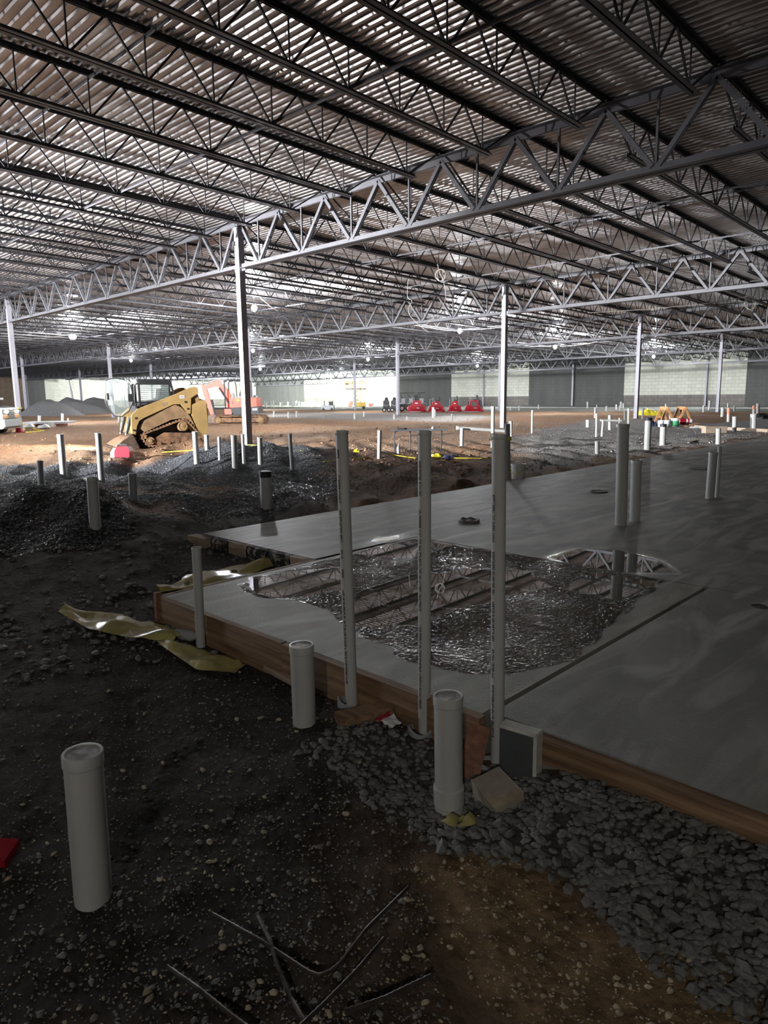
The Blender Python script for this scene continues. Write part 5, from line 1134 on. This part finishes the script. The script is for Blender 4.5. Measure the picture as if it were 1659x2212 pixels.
# wrapped roll, boards, tarps, trash
P = ground(1478, 917); s = depth(P)/F; t = thing('wrapped_roll', P, 'white and red wrapped roll lying behind the buckets', 'roll', H=-LATV)
mb = MB(); mb.cyl((-25*s, 0, 7*s), (14*s, 0, 6*s), 6.5*s, 6.2*s, 16); mb.build('roll', 'white', t, 40); 
for x0, x1 in ((-12, 1), (5, 8)): mb = MB(); mb.cyl((x0*s, 0, 6.6*s), (x1*s, 0, 6.4*s), 6.75*s, 6.6*s, 16, False); mb.build('red_print', 'red', t, 40)
def crumple(name, cx, cy_, w_, h_, dep_, material, label, cat, seed=0, group=None, sharp=1.):
    P = ground(cx, cy_); s = depth(P)/F; rows = []
    for k in range(12):
        r_ = []
        for q in range(22):
            u, v = q/21*2-1, k/11*2-1; e = max(0, 1-max(abs(u), abs(v))**2.5); n1 = float(fbm(np.array([u*2.6+seed]), np.array([v*2.2]), 13)[0]); edge_ = 1+.28*float(fbm(np.array([math.atan2(v, u)*1.3+seed]), np.array([.3]), 23)[0])
            r_.append((u*w_*s/2*edge_, v*dep_/2*edge_, h_*s*e**.5*(.62+1.1*sharp*n1)+.005-.02*(1-e)))
        rows.append(r_)
    mb = MB(); mb.sheet(rows); o = mb.build(name, material, None, 40); o.location = tuple(P); o.rotation_euler = (0, 0, math.atan2(-LATV[1], -LATV[0])); return tag(o, label, cat, group)
crumple('yellow_tarp', 1401, 897, 50, 17, 1.8, 'yellow_tarp', 'crumpled bright yellow tarp heaped beside the grey column', 'tarp')
crumple('black_bag', 1650, 904, 36, 14, 1.4, 'black_film', 'crumpled black plastic sheet at the right edge behind the slab', 'plastic sheet', 3)
crumple('dark_bag', 1409, 920, 18, 15, .5, 'navy', 'dark cloth bag beside the white bucket and grey pipe', 'bag', 5)
crumple('navy_cloth', 971, 987, 26, 7, .5, 'navy', 'crumpled navy cloth on the ground by the right table leg', 'cloth', 7)
crumple('yellow_rope_pile', 943, 984, 22, 6, .4, 'yellow_tape', 'small pile of yellow rope under the folding table', 'rope', 8)
crumple('yellow_rope_pile', 770, 976, 16, 8, .35, 'yellow_tape', 'small tuft of yellow rope left of the table and stub', 'rope', 9)
P = ground(1490, 922); s = depth(P)/F; mb = MB(); mb.box((0, 0, .03), (22*s, .5, .05)); mb.box((10*s, .05, .10), (14*s, .4, .04), Matrix.Rotation(-.25, 3, 'Y')); simple('brown_board', mb, 'lumber_red', P, 'pair of rusty brown boards lying by the buckets and slab edge', 'board', rz=.75)
def plank(a, b, w_, h_, label, material='lumber', group=None, up=(0, 0, 1), name='form_board'):
    a = Vector(a); b = Vector(b); mb = MB(); mb.bar((0, 0, 0), b-a, w_, h_, up); o = mb.build(name, material); o.location = a; return tag(o, label, 'board', group)
for (x1, y1, x2, y2, l) in ((1500, 925, 1570, 929, 'pale form board along the second slab edge, left length'), (1572, 929, 1659, 934, 'pale form board along the second slab edge, right length'), (1487, 957, 1545, 941, 'thin pale board lying slantwise in the right gravel')):
    a = ground(x1, y1); b = ground(x2, y2); a[2] += .05 if y1 < 940 else .01; b[2] += .05 if y1 < 940 else .01; plank(a, b, .05, .12 if y1 < 940 else .035, l, 'lumber_pale')
a = ground(1542, 936); mb = MB(); mb.box((0, 0, .12), (.7, .3, .22)); simple('cardboard_piece', mb, 'lumber_pale', a, 'flat tan cardboard piece behind the stub at the right slab edge', 'cardboard', rz=.8)
for cx, cy_, l in ((1322, 976, 'small white cup lying in the gravel left of the slab pipes'), (1533, 957, 'white foam bowl lying beside the slab edge stub'), (1388, 960, 'small white scrap beside the dark-capped pipe'), (1450, 963, 'pale stone-like scrap right of the shorter dark-capped pipe')):
    P = ground(cx, cy_); s = depth(P)/F; mb = MB(); mb.lathe([(.01, 0), (3.*s, 0), (4.2*s, 4*s), (3.8*s, 4*s), (2.6*s, .6*s), (.01, .6*s)], n=14); simple('white_cup', mb, 'white', P, l, 'cup', 'white scraps on the gravel', rot=(.9, .2, 1.))
P = ground(861, 981); mb = MB(); mb.lathe([(.035, 0), (.04, .02), (.04, .15), (.015, .19), (.015, .23), (.005, .23)], n=12); simple('spray_can', mb, 'silver', P, 'small spray bottle standing right of the stub at the table', 'bottle', smooth=40)
# tapes and cords
def cord(pts, r, label, material='yellow_tape', name='trailing_cord', cat='cord', lift=.015, n=6):
    P = [Vector(ground(px, py)) if len(q) == 0 else Vector(atdepth(px, py, q[0])) for px, py, *q in pts]; path = []
    for i in range(len(P)-1):
        for k in range(n): f = k/n; path.append(P[i].lerp(P[i+1], f))
    path.append(P[-1]); path = [p+Vector((0, 0, lift)) for p in path]; o0 = path[0]
    mb = MB(); mb.tube([p-o0 for p in path], r, 6); o = mb.build(name, material); o.location = o0; return tag(o, label, cat)
cord([(700, 1000), (790, 988), (840, 983), (900, 990), (970, 990), (1040, 992), (1090, 991)], .009, 'yellow cord trailing over the soil below the folding table')
cord([(350, 977), (420, 976), (470, 972), (520, 970), (560, 972), (600, 968), (650, 975)], .010, 'yellow tape lying round the foot of the tall column', name='caution_tape', cat='tape')
cord([(500, 969), (530, 962), (556, 968), (540, 974), (510, 973)], .012, 'yellow tape loop at the tall column base plate', name='caution_tape', cat='tape')
cord([(25, 933), (50, 930), (58, 918), (75, 928), (95, 931), (60, 935), (40, 931)], .03, 'yellow tape tangled on the ground beside the leftmost column', name='caution_tape', cat='tape')
x, y = gp(0, 1); P = np.array((x, y, g1(x, y)))
mb = MB(); mb.cyl((0, 0, .95), (0, 0, 1.02), .15, None, 4, False); mb.v = [tuple(Matrix.Rotation(math.pi/4, 3, 'Z') @ Vector(v)) for v in mb.v]; simple('caution_tape', mb, 'yellow_tape', P, 'yellow tape wrapped round the leftmost column', 'tape')
mb = MB(); mb.bar((.1, -.1, .98), (.62, -.35, .0), .04, .004); mb.bar((.12, -.12, .98), (.35, .1, .0), .04, .004); simple('caution_tape', mb, 'yellow_tape', P, 'loose yellow tape hanging down right of the leftmost column', 'tape')
P2 = ground(42, 934); s = depth(P2)/F; mb = MB(); mb.lathe([(14*s, 0), (14*s, 1*s), (10*s, 1.2*s), (8.5*s, 8*s), (4*s, 10*s), (.01, 10*s)], n=18); t = simple('cone_base', mb, 'red', P2, 'red cone stump at the foot of the leftmost column', 'cone', smooth=40)
# hanging cord loops and coils in the roof
dq = 27.
DA, DB = depth(atroof(945, 572, -.44)), depth(atroof(1618, 641, -.44))
def loop_cord(pts, r, label, dep_, name='hanging_cord'):
    P = [Vector(atroof(px, py, -.45)) if name == 'light_cord' else Vector(atdepth(px, py, dep_)) for px, py in pts]; path = []
    for i in range(len(P)-1):
        p0, p1, p2, p3 = P[max(i-1, 0)], P[i], P[i+1], P[min(i+2, len(P)-1)]
        for k in range(6):
            f = k/6; path.append(.5*((2*p1)+(p2-p0)*f+(2*p0-5*p1+4*p2-p3)*f*f+(3*p1-p0-3*p2+p3)*f**3))
    path.append(P[-1]); mb = MB(); mb.tube([p-P[0] for p in path], r, 5); o = mb.build(name, 'cord', None, 60); o.location = P[0]; return tag(o, label, 'cord')
loop_cord([(945, 570), (950, 590), (958, 608), (963, 640), (955, 665), (940, 683), (925, 697), (918, 703)], .008, 'pale cord hanging in a long loop from the roof coil', DA)
loop_cord([(882, 602), (880, 640), (890, 650), (884, 662), (885, 680), (905, 702), (925, 717)], .008, 'second pale cord hanging left of the roof coil', DA)
for px, py, r_, dep_, l in ((951, 594, 12, DA, 'coil of pale cord tied up among the joists at mid roof'), (1620, 655, 13, DB, 'coil of pale cord hanging at the right edge of the roof')):
    pts = []; 
    for k in range(46):
        a = k*.52; pts.append((px+r_*(.75+.25*math.sin(k*.37))*math.cos(a), py+r_*(1.05+.1*math.cos(k*.5))*math.sin(a)))
    loop_cord(pts, .007, l, dep_, 'cord_coil')
loop_cord([(1270, 676), (1330, 672), (1400, 668), (1460, 662), (1530, 655), (1590, 645), (1615, 640)], .012, 'pale cord strung to the coil at the right edge', DB)
for k, (x1, y1, x2, y2, dep_) in enumerate(((885, 700, 1000, 716, 27.), (1085, 742, 1190, 748, 33.), (560, 640, 600, 672, 26.), (20, 735, 155, 722, 42.), (1000, 712, 1100, 704, 27.), (1210, 748, 1290, 738, 34.))):
    loop_cord([(x1, y1), ((x1*2+x2)/3, (y1*2+y2)/3+2), ((x1+2*x2)/3, (y1+2*y2)/3+2), (x2, y2)], .016, f'pale light cord strung along the joists, {ordn(k+1)} of six', dep_, 'light_cord')

# ================================================================== FOREGROUND: form boards, blocks, plastic, rebar
FY = 2.22
plank((-4.20, FY-.022, .085), (-2.86, FY-.022, .085), .04, .235, 'long reddish form board along the front of the wet slab, left length', group='form boards of the wet slab')
plank((-2.855, FY-.024, .08), (-1.56, FY-.024, .08), .042, .24, 'long reddish form board along the front of the wet slab, right length', group='form boards of the wet slab')
plank((-4.19, FY, .09), (-4.19, 4.4, .09), .04, .22, 'form board along the left side of the wet slab')
plank((-1.34, FY+.012, .145), (1.6, FY+.012, .145), .045, .10, 'orange-brown form board along the front of the right slab')
a = ground(905, 1478); a[2] = .04; P0 = at(845, 1525, .1); P1 = at(730, 1580, .02); plank((P0[0], P0[1], .07), (P1[0], P1[1], .05), .09, .09, 'short square timber lying against the form board by the tall pipes', name='timber_block')
P0 = at(1046, 1548, .2); P1 = at(1006, 1690, .0); plank((P0[0], P0[1]-.03, .17), (P1[0], P1[1], -.02), .085, .04, 'reddish stake board leaning behind the coupled stub', 'lumber_red', up=(.6, -.8, .3), name='stake_board')
P0 = at(356, 1320, .1); mb = MB(); mb.box((0, 0, .0), (.035, .04, .34)); simple('wood_stake', mb, 'lumber_red', (P0[0]-.03, P0[1]-.03, .06), 'dark wooden stake at the left corner of the wet slab', 'stake')
P0 = ground(560, 1440); P1 = ground(655, 1492); plank(P0+np.array((0, 0, .02)), P1+np.array((0, 0, .02)), .03, .03, 'thin wood strip lying below the form board', 'lumber_pale', name='wood_strip')
# grey board with white edges leaning at the slab corner
P0 = at(1075, 1640, .03); p0 = atY(1086, 1590, 2.14); p1 = atY(1156, 1590, 2.14); t = thing('edged_board', ((p0[0]+p1[0])/2, 2.145, .0), 'dark grey square board with white edges leaning at the slab corner', 'board', H=(1, .12, 0))
ew = (p1[0]-p0[0])*.98; mb = MB(); mb.box((0, 0, .11), (ew, .045, .25)); mb.build('board', 'greyboard', t)
for c_, d_ in (((.004, 0, .241), (ew+.012, .052, .014)), ((ew/2+.006, 0, .11), (.014, .052, .26))): mb = MB(); mb.box(c_, d_); mb.build('edge_strip', 'whiteedge', t)
P0 = ground(1102, 1605); mb = MB(); mb.v = (STONES[1][0]*.04*np.array((.8, .8, 1.6))).tolist(); mb.f = list(ICOF); mb.mi = [0]*20; simple('broken_wood_chunk', mb, 'lumber', (P0[0], P0[1], .06), 'small tan broken chunk beside the rightmost tall pipe', 'chunk')
# pale block and ragged edge pieces at the left tip of the big slab
plank((-6.02, 3.55, .13), (-5.72, 3.55, .13), .10, .09, 'pale pinkish block at the left tip of the big slab', 'lumber_pale', name='edge_block')
for k in range(5):
    x0 = -5.66+k*.30; rows = []
    for a in range(9):
        u = a/8; x = x0+u*.285; n1 = float(fbm(np.array([x*9.]), np.array([3.]), 5)[0]); n2 = float(fbm(np.array([x*14.]), np.array([8.]), 6)[0])
        rows.append([(x, 3.59, .198), (x+.01*n2, 3.535+.05*n1, .196+.02*n2), (x-.01*n1, 3.525+.06*n2, .15+.03*n1), (x, 3.53+.05*n1, .06), (x, 3.59, .04)])
    mb = MB(); mb.sheet(rows); tag(mb.build('edge_piece', 'lumber_pale' if k in (1, 4) else 'raggedge'), f'ragged dark slab edge piece, {ordn(k+1)} from the left', 'edge', 'ragged edge pieces of the big slab')
# paver
P0 = ground(1057, 1735); t = thing('paver', (P0[0]+.02, P0[1]+.03, P0[2]+.02), 'chipped pinkish-grey paver tilted beside the coupled stub', 'paver')
t.rotation_euler = (.26, .18, -.35); mb = MB()
n0 = [(-.085, -.06), (.08, -.064), (.088, .052), (.07, .066), (-.08, .062)]; mb.add([(x, y, -.04) for x, y in n0]+[(x*.97, y*.97, .046+random.uniform(-.004, .004)) for x, y in n0], [tuple(range(5))[::-1], tuple(range(5, 10))]+[(i, (i+1) % 5, 5+(i+1) % 5, 5+i) for i in range(5)]); mb.build('block', 'brickgrey', t)
mb = MB(); mb.add([(.02, -.06, .048), (.078, -.06, .048), (.082, .05, .049), (.05, .055, .049)], [(0, 1, 2, 3)]); mb.build('chipped_corner', 'stone_tan', t)
# pipe sleeves at the feet of the tall pipes
for px, py, r_, l in ((760, 1520, .05, 'left'), (917, 1585, .055, 'middle'), (1071, 1655, .062, 'rightmost')):
    P0 = ground(px, py); mb = MB(); mb.lathe([(r_*.85, -.1), (r_, -.1), (r_*1.05, .025), (r_*.88, .03), (r_*.8, -.1)], n=20); mb.v = [(x, y, z+.012*math.sin(math.atan2(y, x)*2)) for x, y, z in mb.v]
    simple('pipe_sleeve', mb, 'pvc_grey', (P0[0]-.015, P0[1]-.01, P0[2]), f'dirty pipe sleeve round the foot of the {l} tall pipe', 'sleeve', 'pipe sleeves in the ground', smooth=50)
# torn trash
P0 = ground(838, 1568); mb = MB(); rows = [[(u*.05, v*.04, .02+.03*float(fbm(np.array([u*3.]), np.array([v*3.]), 3)[0])+.02*(1-abs(u))) for u in np.linspace(-1, 1, 7)] for v in np.linspace(-1, 1, 6)]; mb.sheet(rows); t = thing('candy_wrapper', P0, 'crumpled white and red wrapper beside the short timber', 'wrapper'); mb.build('wrapper', 'white', t)
mb = MB(); mb.sheet([[(p[0]*.4-.03, p[1], p[2]+.004) for p in r] for r in rows]); mb.build('red_print', 'red', t)
# yellow plastic strips
def film(center, widths, label, wob=.03, seed=0, name='yellow_plastic_strip', mt='yellow_film', lift=.02):
    P = [Vector(ground(*c)) for c in center]; rows = []; n = 9
    pts = []; ws = []
    for i in range(len(P)-1):
        for k in range(n): f = k/n; pts.append(P[i].lerp(P[i+1], f)); ws.append(widths[i]*(1-f)+widths[i+1]*f)
    pts.append(P[-1]); ws.append(widths[-1])
    for i, p in enumerate(pts):
        d = (pts[min(i+1, len(pts)-1)]-pts[max(i-1, 0)]).normalized(); sd = Vector((-d.y, d.x, 0)); r_ = []
        for q in range(9):
            v = q/8*2-1; nn = float(fbm(np.array([i*.35+seed]), np.array([v*1.6]), 3)[0]); z = lift+wob*(1-v*v)*(.6+math.sin(i*.5+seed))+wob*2.2*nn; pp = p+sd*(v*ws[i]/2*(1+.5*nn)); r_.append(tuple(Vector((pp.x, pp.y, max(g1(pp.x, pp.y)+.004, p.z+z)))-pts[0]))
        rows.append(r_)
    mb = MB(); mb.sheet(rows); o = mb.build(name, mt, None, 70); o.location = pts[0]; return tag(o, label, 'plastic strip', 'yellow plastic strips')
film([(142, 1325), (230, 1352), (320, 1368), (385, 1388)], [.10, .26, .30, .05], 'shiny yellow plastic strip left of the bottle, farther piece', .03, 2)
film([(335, 1385), (400, 1412), (460, 1440), (522, 1450)], [.03, .15, .22, .14], 'yellow plastic strip below the bottle, nearer piece', .02, 5)
film([(340, 1282), (420, 1262), (500, 1240), (588, 1222)], [.12, .34, .36, .12], 'yellow plastic sheet behind the left edge of the wet slab', .03, 8)
film([(955, 1772), (985, 1778), (1010, 1779), (1042, 1774)], [.04, .07, .06, .03], 'yellow plastic scrap under the coupled stub and paver', .015, 11, lift=.01)
# plastic bottle
P0 = ground(402, 1383); t = thing('plastic_bottle', (P0[0], P0[1], P0[2]+.034), 'clear plastic bottle with a red cap lying by the slim pipe', 'bottle'); d = Vector(ground(430, 1390))-Vector(ground(380, 1376)); t.rotation_euler = (0, math.pi/2, math.atan2(d.y, d.x))
mb = MB(); mb.lathe([(.01, -.08), (.03, -.078), (.034, -.06), (.031, -.03), (.034, -.02), (.031, .01), (.034, .02), (.033, .05), (.014, .085), (.012, .095)], n=16); mb.build('bottle', 'bottle', t, 60)
mb = MB(); mb.cyl((0, 0, .093), (0, 0, .112), .016, None, 12); mb.build('cap', 'red', t, 40)
# drain cover plates on the slab
for px, py, w_, l in ((1013, 1126, 45, 'rough round drain cover on the slab between the tall pipes'), (1293, 1062, 36, 'round drain cover on the slab left of the tallest slab pipe'), (1508, 1013, 38, 'round drain cover on the slab before the right pair of pipes'), (1640, 1310, 32, 'flat dark round plate at the right edge of the slab')):
    P0 = at(px, py, SLAB_Z); s = depth(P0)/F; r_ = w_*s/2; mb = MB(); hz = .022 if px == 1013 else .010 if px < 1600 else .003
    mb.lathe([(r_*1.02, -.004), (r_, hz), (r_*.8, hz*1.1), (r_*.75, hz*.6), (.01, hz*.7)], n=26); mb.v = [(x, y, z*(1+.35*math.sin(x*60+y*45))) for x, y, z in mb.v]; simple('drain_cover', mb, 'stone_grey' if px < 1600 else 'dark', P0, l, 'drain cover', smooth=30)
# bent rebar
def rebar(pts, label, r=.0058):
    P = [Vector(at(px, py, .03)) for px, py in pts]
    P = [Vector((p.x, p.y, g1(p.x, p.y)+.028)) for p in P]; path = []
    for i in range(len(P)-1):
        L_ = (P[i+1]-P[i]).length; n = max(2, int(L_/.006)); path += [P[i].lerp(P[i+1], k/n) for k in range(n)]
    path.append(P[-1]); rr = [r*(1.16 if k % 3 == 0 else .95) for k in range(len(path))]
    mb = MB(); mb.tube([p-P[0] for p in path], rr, 7); o = mb.build('rebar', 'rebar', None, 40); o.location = P[0]; return tag(o, label, 'rebar', 'rebar rods in the foreground')
rebar([(457, 1972), (560, 2035), (650, 2090), (670, 2102), (690, 2106), (712, 2098), (735, 2080), (790, 2015), (882, 1918)], 'long bent steel rebar forming a wide v on the dark soil')
rebar([(556, 1980), (585, 2040), (600, 2090), (628, 2150), (655, 2200), (662, 2214)], 'straight rebar crossing under the bent v-shaped one')
rebar([(640, 2225), (700, 2165), (770, 2100), (830, 2033)], 'straight rebar right of the bent one, running to the bottom edge')
rebar([(362, 2088), (430, 2140), (500, 2190), (560, 2235)], 'straight rebar at lower left running to the bottom edge')
rebar([(745, 2186), (830, 2160), (932, 2108)], 'short dark rebar lying right of the others', .007)
P0 = ground(-2, 1850); mb = MB(); mb.box((0, 0, .02), (.10, .09, .03), Matrix.Rotation(.3, 3, 'Z')); simple('red_scrap', mb, 'red', P0, 'red scrap just cut by the left edge beside the thick stub', 'scrap', rot=(.2, .1, .4))
